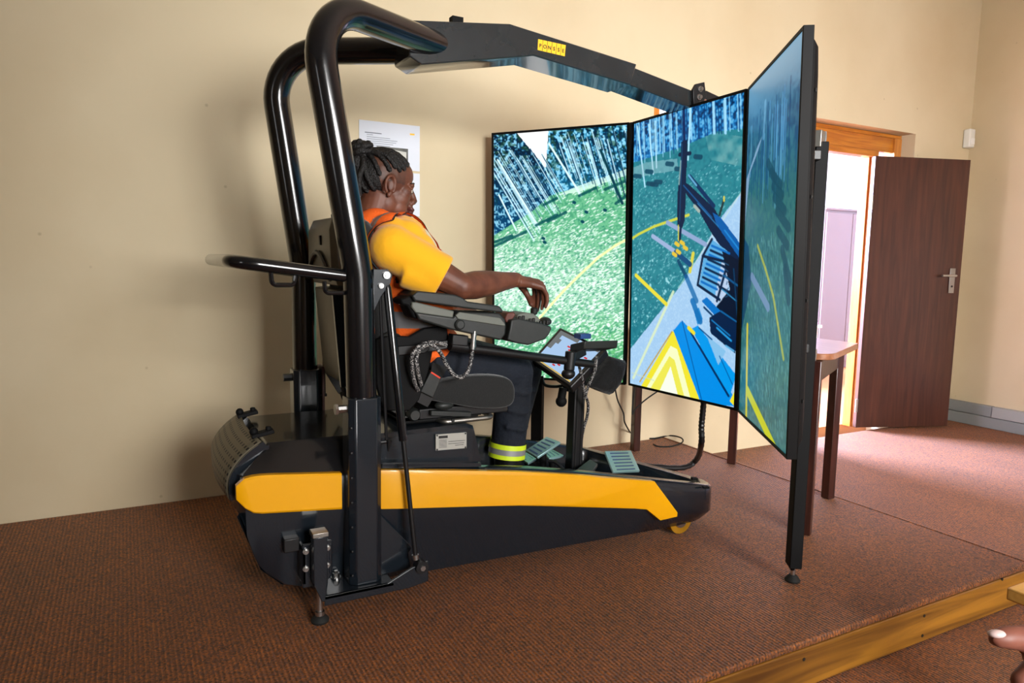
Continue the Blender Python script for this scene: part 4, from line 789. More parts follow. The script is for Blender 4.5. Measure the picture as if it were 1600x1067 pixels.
c = MB(); q = bk(.9, 2.33, -.014); c.beam(q, q-bdir*.03, .012, .01); part('bolt', c, M['ink'], us)
c = MB(); q = bk(1.0, 2.32, .05); c.tube([q-bdir*.012, q+bdir*.012, q+bdir*.016], [.026, .026, .02], 18); part('headrest_socket', c, M['matte'], seat)
for y in (2.20, 2.235):
    c = MB(); c.beam(bk(.0, y, -.012), bk(.56, y, -.012), .028 if y < 2.22 else .012, .012, (0, 1, 0)); part('back_bracket', c, M['hull'], seat)
c = MB(); c.beam(bk(.0, 2.19, .02), bk(-.16, 2.19, .06), .03, .02, (0, 1, 0)); c.beam(bk(.0, 2.53, .02), bk(-.16, 2.53, .06), .03, .02, (0, 1, 0)); part('recliner', c, M['satin'], seat, kind='stuff')
c = MB(); q = P(610, 543, Y=2.17); c.tube([q+Vector((0, .05, 0)), q+Vector((0, -.01, 0)), q+Vector((0, -.02, 0))], [.05, .05, .04], 20); part('recliner_cover', c, M['plastic'], seat)
c = MB(); c.tube(smoothpath([bk(.0, 2.25, -.01), bk(-.1, 2.24, 0), P(534, 612, Y=2.25), P(545, 640, Y=2.25)], 6), .008, 8); part('back_cable', c, M['satin'], seat)
c = MB(); c.prism([P(x, y, Y=2.14) for x, y in ((588, 530), (612, 524), (640, 526), (664, 513), (698, 509), (702, 530), (677, 546), (670, 580), (655, 625), (640, 642), (600, 642), (588, 600))], (0, .02, 0)); part('side_frame', c, M['matte'], seat, bevel=.004)
c = MB(); c.prism([P(x, y, Y=2.13) for x, y in ((622, 541), (668, 538), (672, 546), (664, 552), (622, 556))], (0, .012, 0)); part('slide_track', c, M['satin'], seat, bevel=.003)
# safety belt latch
la, lb, lc_, ld = [P(x, y, Y=2.135) for x, y in ((674, 579), (691, 588), (677, 622), (657, 612))]
c = MB(); c.prism([la, lb, lc_, ld], (0, .022, 0)); bl = part('belt_latch', c, M['plastic'], seat, bevel=.003)
c = MB(); e0_, e1_ = P(673.5, 581.5, Y=2.134), P(687.5, 590.5, Y=2.134); c.beam(e0_, e1_, .003, .005); part('release_button', c, mat('latch_red', (226, 60, 30), .5), bl)
c = MB(); c.prism([P(x, y, Y=2.14) for x, y in ((676, 566), (700, 574), (691, 590), (674, 580))], (0, .006, 0)); part('belt_webbing', c, M['seatfab'], bl)
c = MB(); c.prism([P(x, y, Y=2.145) for x, y in ((657, 612), (677, 622), (668, 636), (652, 628))], (0, .008, 0)); part('belt_stalk', c, M['satin'], bl)
# near armrest: pad, grey body, lower housing
AY0, AY1 = 2.075, 2.20
def aprism(px, y0, y1, m, name, parent, bev, **k): return part(name, MB().prism([P(x, y, Y=y0) for x, y in px], (0, y1-y0, 0)), m, parent, bevel=bev, **k)
arm = aprism([(651, 472), (710, 486), (708, 497), (650, 489), (643, 480), (644, 472)], AY0+.008, AY1-.006, M['greyplastic'], 'armrest', seat, .004, label='grey band of the armrest')
aprism([(644, 462), (653, 454.5), (710, 460), (722, 464), (731, 471), (781, 478), (786, 484), (786, 489), (725, 481.5), (648, 470.5)], AY0, AY1, M['plastic'], 'pad', arm, .007, seg=3)
aprism([(650, 488), (709, 496.5), (716, 487), (781, 489), (790, 499), (791.5, 510), (790, 523), (783, 532), (745, 524), (702, 514.5), (655, 500)], AY0+.002, AY1-.01, M['plastic'], 'housing', arm, .006, seg=3)
aprism([(712, 493), (718, 487.5), (782, 497), (790, 507.5), (788, 509.5), (716, 498.5)], AY0-.003, AY0+.01, M['greyplastic'], 'trim_band', arm, .002)
aprism([(640, 462), (650, 466), (650, 490), (656, 500), (646, 497), (637, 478), (628, 476), (626, 468)], AY0+.02, AY1-.02, M['matte'], 'rear_joint', arm, .006)
q = P(717.5, 507, Y=AY0); c = MB(); c.tube([q+Vector((0, .012, 0)), q+Vector((0, -.008, 0)), q+Vector((0, -.012, 0))], [.0175, .0165, .012], 20); part('knob', c, M['plastic'], arm)
c = MB()
for px, py in ((758, 494.5), (765, 495.5), (772, 496.5), (778, 497.5)): q = P(px, py, Y=AY0+.03); c.box(q, (.008, .012, .006))
part('switches', c, M['ink'], arm, kind='stuff')
# control pod and joystick
pod = aprism([(799, 500), (812, 498), (846, 505), (861, 510), (862.5, 514), (858, 523), (852, 530), (826, 539.5), (806, 536), (793, 531), (797, 514)], 2.075, 2.23, M['plastic'], 'control_pod', seat, .008, seg=3)
aprism([(789, 498), (793, 488.5), (804, 487.5), (806, 492), (799, 503), (791, 504)], 2.1, 2.19, mat('rust_cover', (92, 48, 38), .5), 'joint_cover', pod, .004)
aprism([(806, 499), (810, 491), (822, 488), (834, 490), (842, 496), (846, 503), (846, 507)], 2.11, 2.2, M['greyplastic'], 'console', pod, .004)
c = MB()
for k in range(9):
    q = P(812+k*5.4, 496.5+k*1.25-(k % 3)*2, Y=2.09+.04*(k % 3)/2); c.tube([q-Vector((0, 0, .008)), q+Vector((0, 0, .004)), q+Vector((0, 0, .006))], [.006, .006, .004], 8)
part('buttons', c, M['ink'], pod, kind='stuff')
jq = P(833, 497, Y=2.165); jt_ = P(835, 483, Y=2.165); part('joystick', MB().tube([jq-Vector((0, 0, .01)), jq.lerp(jt_, .35), jq.lerp(jt_, .5), jt_, jt_+Vector((.001, 0, .006))], [.012, .006, .012, .014, .009], 14), M['ink'], pod)
c = MB(); q = P(846, 494, Y=2.19); c.ball(P(852, 502, Y=2.17), (.02, .03, .016), 14, 8); part('trackball', c, M['plastic'], pod)
# far armrest and pod, mostly behind the person
dy = .45
arm2 = aprism([(651, 472), (710, 486), (708, 497), (650, 489), (643, 480), (644, 472)], AY0+.008, AY1-.006, M['greyplastic'], 'armrest', seat, .004)
p2_ = aprism([(644, 462), (653, 454.5), (710, 460), (722, 464), (731, 471), (781, 478), (786, 489), (725, 481.5), (648, 470.5)], AY0, AY1, M['plastic'], 'pad', arm2, .007)
p3_ = aprism([(650, 488), (709, 496.5), (716, 487), (781, 489), (791.5, 510), (783, 532), (702, 514.5), (655, 500)], AY0+.002, AY1-.01, M['plastic'], 'housing', arm2, .006)
arm2.location.y += dy; arm2.location.z -= .03; arm2.location.x -= .05
# tube arm with fitting, hose, end clamp and small equipment case
ta, tb_, tcx = P(703, 539, Y=2.11), P(742, 545, Y=2.115), P(925, 569, Y=2.13)
arm_t = part('tube_arm', MB().tube([ta, tb_, tb_, tcx], [.019, .019, .0155, .0145], 18), M['satin'], seat)
c = MB(); c.beam(P(703, 530, Y=2.11), P(728, 532, Y=2.11), .04, .035); c.beam(P(655, 545, Y=2.16), P(704, 536, Y=2.14), .03, .03); part('arm_mount', c, M['satin'], arm_t, bevel=.004)
c = MB(); c.cyl(P(741, 517, Y=2.085), P(738.5, 546, Y=2.085), .0085, 14); c.cyl(P(740.6, 521, Y=2.085), P(740.3, 525, Y=2.085), .0105, 14); c.cyl(P(739.2, 538, Y=2.085), P(738.9, 542, Y=2.085), .0105, 14); part('hose_fitting', c, M['chrome'], arm_t)
c = MB(); c.cyl(P(892, 549, Y=2.12), P(889, 578, Y=2.12), .02, 16); c.ball(P(888, 584, Y=2.12), (.026, .024, .02), 14, 8); c.beam(P(893, 558, Y=2.12), P(912, 548, Y=2.14), .025, .03); part('clamp', c, M['satin'], arm_t, bevel=.003)
k0, k1, k2 = P(914, 533, Y=2.10), P(966, 531.5, Y=2.10), P(891, 538, Y=2.22)
zk = k0.z; vx = Vector((k1.x-k0.x, 0, 0)); 
k2 = P(891, 538, Y=2.15)
c = MB(); c.prism([k0, k1, k1+(k2-k0), k2], (0, .004, -.029)); cs = part('equipment_case', c, M['plastic'], arm_t, bevel=.003)
def hose(pts, name, r=.0065, parent=None, m='braid'): return part(name, MB().tube(smoothpath(pts, 7), r, 10), M[m], parent)
hose([P(x, y, Y=yv) for x, y, yv in ((697, 539, 2.11), (680, 535, 2.09), (660, 538, 2.08), (645, 553, 2.08), (644, 575, 2.09), (648, 598, 2.11), (653, 610, 2.14))], 'braided_hose', parent=seat)
hose([P(x, y, Y=yv) for x, y, yv in ((658, 602, 2.12), (652, 575, 2.085), (651, 556, 2.075), (662, 541, 2.07), (675, 539, 2.07), (688, 551, 2.07), (699, 572, 2.07), (711, 587, 2.07), (724, 588, 2.07), (734, 573, 2.07), (738, 548, 2.08))], 'braided_hose', parent=seat)
# ------------------------------------------------------------------ touchscreen on a pedestal in the footwell
fp = P(895, 733, Y=2.31); ts = thing('touchscreen_stand', (fp.x, 2.31, .125), 'tilted black touchscreen on a square post standing in the simulator footwell', 'touchscreen')
zt = P(902, 604, Y=2.31); c = MB(); c.beam(Vector((fp.x, 2.31, .126)), Vector((zt.x, 2.31, zt.z+.05)), .05, .05, (0, 1, 0)); post = part('post', c, M['satin'], ts, bevel=.004)
c = MB(); c.span((fp.x-.07, 2.24, .126), (fp.x+.07, 2.38, .136)); part('base_plate', c, M['satin'], ts, bevel=.002)
c = MB()
for s_ in (-1, 1): c.beam(Vector((fp.x+.012*s_, 2.284, .15)), Vector((zt.x+.012*s_, 2.284, zt.z+.03)), .003, .005, (0, 1, 0))
part('post_grooves', c, M['ink'], post, kind='stuff')
Bq, Cq, Aq = P(830, 562, Y=2.43), P(891, 605, Y=2.17), P(875, 511, Y=2.46)
pn_ = (Cq-Bq).cross(Aq-Bq); rd_ = CF+CR*((948-CX)/FPX)+CU*((CY-546)/FPX); Dq = CO+rd_*((Bq-CO).dot(pn_)/rd_.dot(pn_))
sn_ = (Cq-Bq).cross(Aq-Bq).normalized()
if sn_.x > 0: sn_ = -sn_
c = MB(); c.prism([Aq, Bq, Cq, Dq], sn_*-.035); tm = part('monitor', c, M['satin'], ts, bevel=.006)
def tq_(u, v, d=.0006): return Bq.lerp(Cq, u).lerp(Aq.lerp(Dq, u), v)+sn_*d
def trect(m, u0, v0, u1, v1, d): m.prism([tq_(u0, v0, d), tq_(u1, v0, d), tq_(u1, v1, d), tq_(u0, v1, d)], sn_*.0004)
m = MB(); trect(m, .07, .07, .93, .93, .0008); part('screen', m, emit('touch_blue', (176, 208, 244), .95), tm)
m = MB(); trect(m, .07, .07, .93, .1, .0016); part('yellow_bar', m, emit('touch_yellow', (226, 190, 96), .9), tm)
m = MB(); trect(m, .07, .84, .5, .93, .0016); trect(m, .07, .45, .16, .84, .0016); trect(m, .55, .86, .93, .93, .0016); trect(m, .16, .62, .22, .74, .0016); part('grey_panels', m, emit('touch_grey', (128, 132, 132), .8), tm, kind='stuff')
m = MB()
for u, v in ((.4, .66), (.46, .6), (.36, .2), (.42, .24), (.42, .16), (.5, .22), (.8, .62), (.75, .4)): trect(m, u, v, u+.06, v+.035, .0024)
part('red_symbols', m, emit('touch_red', (220, 60, 66), .9), tm, kind='stuff')
part('blue_tag', MB().box(Aq.lerp(Dq, .5)+Vector((0, 0, .008)), (.05, .05, .02)), mat('blue_plastic', (30, 70, 130), .5), tm, bevel=.003)
c = MB(); c.cyl(P(880, 606, Y=2.28), P(876, 629, Y=2.28), .016, 14); c.ball(P(877, 627, Y=2.28), .022, 12, 8); c.beam(P(884, 605, Y=2.29), Vector((zt.x, 2.31, zt.z)), .03, .03); part('tilt_lever', c, M['matte'], ts)
c = MB(); c.tube(smoothpath([P(847, 588, Y=2.40), P(851, 601, Y=2.38), P(868, 604, Y=2.35), P(884, 601, Y=2.33)], 6), .006, 8); part('cable', c, M['satin'], ts)
for pts in (((905, 572, 2.16), (909, 590, 2.18), (913, 612, 2.21), (919, 632, 2.24), (917, 652, 2.27), (912, 668, 2.29), (908, 690, 2.31)), ((932, 557, 2.15), (929, 580, 2.17), (919, 603, 2.2), (914, 622, 2.22))):
    part('cable', MB().tube(smoothpath([P(x, y, Y=v) for x, y, v in pts], 6), .006, 8), M['braid'], ts)
# cloth pouch hanging under the equipment case
bg = [P(x, y, Y=2.24) for x, y in ((950, 556), (974, 563), (971, 580), (964, 599), (950, 616), (936, 611), (921, 604), (930, 588), (943, 566))]
c = MB(); gx = sum(p.x for p in bg)/9; gz = sum(p.z for p in bg)/9
def gr(y, k): return [(gx+(p.x-gx)*k, y, gz+(p.z-gz)*k) for p in bg]
c.loft([gr(2.2, .55), gr(2.205, .85), gr(2.23, 1), gr(2.27, 1), gr(2.295, .85), gr(2.3, .55)])
pouch = part('pouch', c, mat('black_cloth', (18, 18, 19), .95, bump=(60, .5), sheen=.2), ts, smooth=60, label='black cloth pouch hanging from the touchscreen')
# ------------------------------------------------------------------ pedals (fixed to the simulator floor)
def pedal(tl, tr_, br, bl_, ribs, name='pedal'):
    n_ = (tr_-tl).cross(bl_-tl).normalized()
    if n_.z < 0: n_ = -n_
    p_ = part(name, MB().prism([tl, tr_, br, bl_], n_*-.01), M['pedal'], sim, bevel=.002)
    m = MB()
    for k in range(ribs):
        v = (k+.7)/(ribs+.4); a, b_ = tl.lerp(bl_, v).lerp(tr_.lerp(br, v), .16), tl.lerp(bl_, v).lerp(tr_.lerp(br, v), .84); w_ = (bl_-tl)*(.3/(ribs+.4)); m.prism([a+n_*.0002, b_+n_*.0002, b_+w_+n_*.0002, a+w_+n_*.0002], n_*.0012)
    part('grip_ribs', m, mat('pedal_groove', (84, 104, 150), .45, metal=.4), p_)
    c = MB(); mid_ = (tl+tr_+br+bl_)/4-n_*.012; c.cyl(mid_, Vector((mid_.x, mid_.y, .12)), .014, 10); c.box((mid_.x, mid_.y, .128), (.07, .06, .012)); part('pedal_base', c, M['matte'], p_)
    return p_
pedal(P(854, 682, Y=2.41), P(875.5, 690, Y=2.32), P(839.5, 714, Y=2.31), P(821, 703, Y=2.40), 5)
pedal(P(945, 704.5, Y=2.33), P(986, 703.5, Y=2.33), P(1000, 735, Y=2.2), P(958, 737, Y=2.2), 6)
pedal(P(864, 702, Y=2.44), P(881, 711, Y=2.36), P(858, 716, Y=2.35), P(850, 707, Y=2.43), 3)
pedal(P(822, 706, Y=2.5), P(838, 716, Y=2.42), P(825, 723, Y=2.38), P(814, 716, Y=2.46), 3)
c = MB(); c.prism([P(x, y, Y=v) for x, y, v in ((899, 734, 2.22), (922, 717, 2.3), (934, 724, 2.27), (926, 737, 2.2))], (0, 0, -.015)); part('foot_switch', c, M['plastic'], sim, bevel=.003)
c = MB(); c.tube(smoothpath([P(856, 720, Y=2.3), P(868, 722, Y=2.28), P(880, 733, Y=2.25)], 6), .007, 8); part('pedal_cable', c, M['satin'], sim)
# ------------------------------------------------------------------ thin black cable looping on the floor under the table
cb_ = [P(960, 600, Y=3.18), P(965, 625, Y=3.2), P(974, 645, Y=3.2), P(977, 662, Y=3.18)]+[P(x, y, Z=.005) for x, y in ((992, 682), (1020, 685), (1046, 680.5), (1064, 684), (1066, 691), (1050, 697), (1030, 697.5), (1021, 694))]
o = part('floor_cable', MB().tube(smoothpath(cb_, 8), .0042, 8), M['rubber'], None); o['label'] = 'thin black cable hanging by the wall and looping on the carpet under the table'; o['category'] = 'cable'
cb_ = [P(1028, 611, Y=3.02), P(1008, 625, Y=3.02), P(992, 640, Y=3.02), P(988, 647, Y=3.02), P(989, 628, Y=3.02), P(992, 604, Y=3.02)]
o = part('hanging_cable', MB().tube(smoothpath(cb_, 8), .004, 8), M['rubber'], None); o['label'] = 'thin black cable drooping round the table leg below the middle display'; o['category'] = 'cable'
# ------------------------------------------------------------------ pale bench corner at the right edge, in front of the stage
q = P(1573, 918, Z=.3); bn_ = thing('bench', (q.x+.5, q.y-.16, FZ), 'pale pine bench whose corner shows at the right edge, before the stage', 'bench')
c = MB(); c.span((q.x, q.y-.3, .27), (q.x+1.1, q.y, .3)); part('seat_board', c, M['palepine'], bn_, bevel=.004)
for x in (q.x+.08, q.x+1.0):
    for y in (q.y-.26, q.y-.045): part('leg', MB().span((x-.02, y-.02, FZ), (x+.02, y+.02, .27)), M['palepine'], bn_, bevel=.003)
part('rail', MB().span((q.x+.08, q.y-.17, .02), (q.x+1.0, q.y-.13, .06)), M['palepine'], bn_)
# ------------------------------------------------------------------ people: overlapping volumes fused into one skin
def fuse(name, mb, voxel, smooth_it, mat_list, parent, fmat=None, cut=None, factor=.5):
    me = mb.mesh(name, Vector((0, 0, 0)), 0, doubles=False); o = bpy.data.objects.new(name, me); COL.objects.link(o)
    r = o.modifiers.new('fuse', 'REMESH'); r.mode = 'VOXEL'; r.voxel_size = voxel; r.adaptivity = 0
    if smooth_it: s_ = o.modifiers.new('smooth', 'SMOOTH'); s_.iterations = smooth_it; s_.factor = factor
    dg = bpy.context.evaluated_depsgraph_get(); ev = o.evaluated_get(dg); me2 = bpy.data.meshes.new_from_object(ev); bpy.data.objects.remove(o)
    if cut:
        bm = bmesh.new(); bm.from_mesh(me2); bm.faces.ensure_lookup_table()
        bmesh.ops.delete(bm, geom=[f for f in bm.faces if not cut(f.calc_center_median())], context='FACES'); 
        for _ in range(8):
            new = {}
            for v in bm.verts:
                be_ = [e for e in v.link_edges if e.is_boundary]
                if len(be_) == 2: new[v] = (be_[0].other_vert(v).co+be_[1].other_vert(v).co)/4+v.co*.5
            for v, co_ in new.items(): v.co = co_
        bm.to_mesh(me2); bm.free()
    me2.materials.clear()
    for m in mat_list: me2.materials.append(m)
    if fmat:
        for p_ in me2.polygons: p_.material_index = fmat(p_.center)
    off = worg(parent); me2.transform(Matrix.Translation(-off)); me2.shade_smooth(); me2.name = name
    return part(name, me2, None, parent)
def skin_mat(name, rgb, rgb2):
    m = mat(name, rgb, .52, spec=.45); nt = m.node_tree; b = nt.nodes['Principled BSDF']; tc = nt.nodes.new('ShaderNodeTexCoord'); n = nt.nodes.new('ShaderNodeTexNoise'); n.inputs['Scale'].default_value = 22; n.inputs['Detail'].default_value = 6
    r = nt.nodes.new('ShaderNodeValToRGB'); r.color_ramp.elements[0].color = lin(*rgb2); r.color_ramp.elements[1].color = lin(*rgb); r.color_ramp.elements[0].position = .35; r.color_ramp.elements[1].position = .65
    nt.links.new(tc.outputs['Object'], n.inputs['Vector']); nt.links.new(n.outputs['Fac'], r.inputs['Fac']); nt.links.new(r.outputs['Color'], b.inputs['Base Color'])
    b.inputs['Subsurface Weight'].default_value = .06; b.inputs['Subsurface Radius'].default_value = (.008, .003, .002); return m
SK = skin_mat('dark_brown_skin', (112, 66, 46), (92, 52, 37)); LIP = skin_mat('lip', (92, 46, 44), (80, 40, 38)); SCALP = skin_mat('scalp', (96, 60, 44), (70, 44, 34))
HAIR = mat('black_hair', (13, 10, 9), .55, bump=(180, .6)); EYEW = mat('eye_white', (168, 152, 138), .2); IRIS = mat('dark_iris', (24, 14, 10), .1)
SHIRT = mat('yellow_cotton', (246, 178, 2), .85, bump=(11, .5), sheen=.3); ORANGE = mat('orange_mesh_fabric', (250, 104, 22), .8, bump=(300, .3)); REFL = mat('grey_reflective_tape', (150, 150, 152), .4, metal=.3); TRIM = mat('black_edging', (14, 12, 14), .8)
JEANS = mat('navy_work_trousers', (8, 17, 30), .85, bump=(60, .4), noise=(9, .3)); LIME = mat('lime_reflective_band', (214, 238, 40), .5); BOOT = mat('black_boot_leather', (16, 15, 15), .45)
PYC = 2.37
hip = P(650, 556, Y=PYC); per = thing('person', (hip.x, PYC, hip.z-.1), 'person with braided bun in yellow shirt and orange vest sitting at the controls', 'person')
HC = P(603, 292, Y=PYC); HS = .97; tilt = math.radians(8)
HR = Matrix.Rotation(tilt, 3, 'Y') @ Matrix.Rotation(math.radians(-2), 3, 'Z')
def H(x, y, z): return HC+HR @ (Vector((x, y, z))*HS)
b = MB()
def hb(x, y, z, rx, ry=None, rz=None): b.ball(H(x, y, z), [v*HS for v in (rx, ry or rx, rz or rx)], 20, 12, HR)
hb(-.014, 0, .034, .096, .075, .086); hb(.03, 0, .045, .062, .06, .06); hb(.028, 0, -.035, .060, .056, .074); hb(.064, 0, -.096, .023, .026, .02); hb(.04, 0, -.088, .045, .04, .028)
for s in (1, -1):
    hb(.002, .038*s, -.056, .036, .024, .04); hb(.046, .030*s, -.034, .036, .027, .036); hb(.040, .026*s, -.066, .038, .028, .034); hb(.078, .03*s, .017, .014, .022, .010)
    hb(.099, .013*s, -.036, .011, .0095, .010); hb(.058, .04*s, -.010, .024, .018, .024)
    hb(.080, .031*s, .006, .009, .014, .006); hb(.079, .031*s, -.011, .009, .014, .005)
    # ear: rim, lobe and hollow
    ep = [H(-.012+.019*math.cos(a)+.004, s*(.074+.008*(1-math.cos(a))), -.002+.031*math.sin(a)) for a in np.linspace(-.9, 4.3, 14)]; b.tube(ep, .0062, 8); hb(-.006, .073*s, -.034, .009, .006, .010); hb(-.004, .073*s, -.002, .012, .004, .022); hb(.010, .074*s, -.008, .005, .006, .008)
b.tube([H(.082, 0, .016), H(.098, 0, -.01), H(.108, 0, -.031), H(.104, 0, -.037)], [.010, .011, .0125, .010], 12); hb(.106, 0, -.033, .011, .012, .010)
hb(.09, 0, -.052, .014, .024, .012); hb(.099, 0, -.062, .0145, .023, .0088); hb(.0965, 0, -.0785, .0145, .021, .0098); hb(.082, 0, -.085, .014, .022, .012)
# neck, and the bare arms
nb = P(597, 352, Y=PYC); b.tube([H(-.02, 0, -.03), H(-.03, 0, -.09), nb+Vector((-.02, 0, .0)), nb+Vector((-.03, 0, -.06))], [.058, .056, .062, .08], 20); b.tube([H(.03, 0, -.095), nb+Vector((.035, 0, -.03))], [.035, .05], 14)
shR = P(612, 388, Y=2.185); elR = P(722, 448, Y=2.10); wrR = P(806, 437, Y=2.20)
def arm_v(m, sh, el, wr):
    d = (wr-el).normalized(); m.tube([sh, sh.lerp(el, .35), sh.lerp(el, .75), el, el+d*.02], [.056, .054, .048, .042, .042], 16); m.ball(el, .043, 16, 10)
    m.tube([el, el.lerp(wr, .22), el.lerp(wr, .45), el.lerp(wr, .75), wr], [.042, .047, .044, .033, .0265], 16); m.ball(wr, (.028, .028, .026), 14, 8)
arm_v(b, shR, elR, wrR)
# right hand: hanging over the joystick
def finger(m, pts, rs):
    pts = [Vector(p) for p in pts]; m.tube(pts, rs, 10)
    for p_, r_ in zip(pts[1:], rs[1:]): m.ball(p_, r_*1.02, 10, 8)
kn = [P(834, 443, Y=2.232), P(840.5, 441, Y=2.208), P(845, 444, Y=2.184), P(848, 449, Y=2.164)]
for k in kn: b.tube([wrR+(k-kn[1])*.45, wrR.lerp(k, .55), k], [.020, .0155, .0125], 10); b.ball(k, .0125, 10, 8)
b.ball(wrR.lerp(kn[1], .5), (.03, .026, .016), 14, 8)
fr_ = [.0108, .0098, .0088, .0072]
finger(b, [kn[0], P(835.5, 458, Y=2.225), P(834.5, 470, Y=2.21), P(834, 480, Y=2.195)], fr_)
finger(b, [kn[1], P(842.5, 459, Y=2.198), P(841.5, 474, Y=2.184), P(839.5, 485, Y=2.172)], fr_)
finger(b, [kn[2], P(849, 459, Y=2.172), P(849, 472, Y=2.158), P(846.5, 482, Y=2.148)], [.0102, .0094, .0085, .007])
finger(b, [kn[3], P(854.5, 461, Y=2.148), P(855, 471, Y=2.138), P(852.5, 479.5, Y=2.13)], [.0092, .0084, .0076, .0064])
finger(b, [P(814, 446, Y=2.225), P(820.5, 455, Y=2.235), P(826, 465, Y=2.225), P(829.5, 475.5, Y=2.205)], [.015, .0118, .0105, .0085])
# left arm resting in the lap
shL = Vector((shR.x-.01, 2.56, shR.z)); elL = P(668, 478, Y=2.6); wrL = P(738, 492, Y=2.6)
arm_v(b, shL, elL, wrL)
dl_ = (wrL-elL).normalized(); pl_ = wrL+dl_*.045+Vector((0, 0, -.012)); b.ball(pl_, (.045, .036, .018), 14, 8)
for k in range(4): f0 = pl_+dl_*.03+Vector((0, .026-.018*k, 0)); finger(b, [f0, f0+dl_*.034+Vector((0, 0, -.004)), f0+dl_*.052+Vector((0, 0, -.018)), f0+dl_*.06+Vector((0, 0, -.03))], [.01, .009, .0085, .0065])
finger(b, [pl_+Vector((0, -.03, 0)), pl_+dl_*.03+Vector((0, -.05, -.004)), pl_+dl_*.052+Vector((0, -.048, -.012))], [.013, .011, .0085])
# trunk and legs under the clothes
ch = P(622, 415, Y=PYC); be = P(640, 482, Y=PYC); hp2 = P(648, 552, Y=PYC)
b.ball(ch, (.11, .165, .13)); b.ball(be, (.12, .16, .13)); b.ball(hp2, (.12, .165, .09)); b.tube([shR, ch+Vector((0, 0, .06)), shL], [.05, .07, .05], 12)
knR = P(806, 579, Y=2.27); knL = P(822, 577, Y=2.49); anR = P(793, 698, Y=2.27); anL = P(792, 690, Y=2.52)
for h_, k_, a_ in ((hp2+Vector((0, -.095, -.01)), knR, anR), (hp2+Vector((0, .095, -.01)), knL, anL)): b.tube([h_, h_.lerp(k_, .5), k_], [.075, .068, .052], 14); b.ball(k_, .052); b.tube([k_, k_.lerp(a_, .35), a_, a_+Vector((.01, 0, -.02))], [.05, .05, .036, .036], 14)
LZ = (H(.09, 0, -.055).z, H(.09, 0, -.084).z)
def skinmat(c):
    q = HR.inverted() @ (c-HC)/HS
    if q.x > .084 and -.087 < q.z < -.056 and abs(q.y) < .024: return 1
    if q.z > .012 and (q.x < .05 or q.z > .07) and q.length < .16 and not (abs(q.y) > .077): return 2
    return 0
body = fuse('body', b, .0034, 5, [SK, LIP, SCALP], per, skinmat)
for s in (1, -1):
    e = part('eye', MB().ball(H(.0768, .0315*s, -.0025), .0125*HS, 16, 10), EYEW, body, smooth=60); part('iris', MB().ball(H(.0848, .0325*s, -.004), (.0058, .0064, .0064), 12, 8), IRIS, body, smooth=60)
    part('eyebrow', MB().tube([H(.092, .014*s, .021), H(.088, .032*s, .026), H(.072, .05*s, .022)], [.003, .0038, .002], 8), HAIR, body)
# braided hair swept back into a bun
hr = MB(); bunb = Vector((-.078, 0, .078))
def scalp(v, k=1.0):
    v = Vector(v)-Vector((-.014, 0, .034)); v = Vector((v.x/.096, v.y/.075, v.z/.086)).normalized()*k; return Vector((v.x*.096-.014, v.y*.075, v.z*.086+.034))
starts = []
for a in np.linspace(-1.45, 1.45, 11): starts.append((.07*math.cos(a)+.0, .078*math.sin(a), .088-.030*abs(a)/1.45*1.0))
for s in (1, -1): starts += [(.05, .068*s, .062), (.028, .076*s, .05)]
for s in (1, -1): starts += [(-.012, .08*s, .042), (-.045, .075*s, .022), (-.075, .055*s, .0), (-.09, .03*s, -.02)]
starts += [(-.1, 0, -.03), (-.06, .066, -.05), (-.06, -.066, -.05), (-.085, .04, -.07), (-.085, -.04, -.07), (-.095, .012, -.075), (-.095, -.016, -.08)]
for st_v in starts:
    n_ = 15; pts = []; rs = []
    for i in range(n_):
        t = i/(n_-1); v = Vector(st_v).lerp(bunb, t)+Vector((0, 0, .02*math.sin(math.pi*t))); q = scalp(v, 1.03+.05*t); pts.append(H(*q)); rs.append((.0045 if i == 0 else .0078+.0016*(i % 2))*HS)
    hr.tube(pts, rs, 8)
hair = part('hair', hr, HAIR, body, smooth=60)
cap = MB(); rings = []
for i in range(9):
    t = i/8; an = .1+1.75*t; ring_ = []
    for k in range(24):
        a = 2*math.pi*k/24; v = Vector((-math.cos(an), math.sin(an)*math.sin(a), math.sin(an)*math.cos(a))); v = Matrix.Rotation(math.radians(-24), 3, 'Y') @ v; v = Vector((v.x*.098-.016, v.y*.077, v.z*.088+.034)); ring_.append(H(*v))
    rings.append(ring_)
cap.loft(rings[:6]); part('hair_base', cap, HAIR, body, smooth=60)
bun = MB()
bc_ = P(567, 233, Y=PYC)-HC; bc_ = HR.inverted() @ bc_/HS
for j in range(3):
    pts = []
    for i in range(26): a = 2*math.pi*i/26; rr = .026+.006*math.cos(3*a+j*2.1); pts.append(H(bc_.x+rr*math.cos(a), rr*math.sin(a), bc_.z-.014+.012*j+.006*math.sin(3*a+j*2.1)))
    bun.tube(pts, .0125-.001*j, 9, closed=True)
bun.ball(H(bc_.x, 0, bc_.z), .03, 14, 9); bun.tube([H(bc_.x+.005, 0, bc_.z-.02), H(bc_.x-.012, 0, bc_.z-.06), H(-.085, 0, .05)], [.032, .034, .04], 12)
for k in range(5): a = k*1.3; bun.ball(H(bc_.x+.024*math.cos(a), .024*math.sin(a), bc_.z+.018), .012, 10, 7)
for k in range(7): y = -.045+.015*k; bun.tube(smoothpath([H(bc_.x-.01, y*.4, bc_.z-.02), H(-.098, y, .055), H(-.108, y*1.1, .0), H(-.098, y*1.05, -.055)], 4), .0088, 8)
part('bun', bun, HAIR, body, smooth=60)
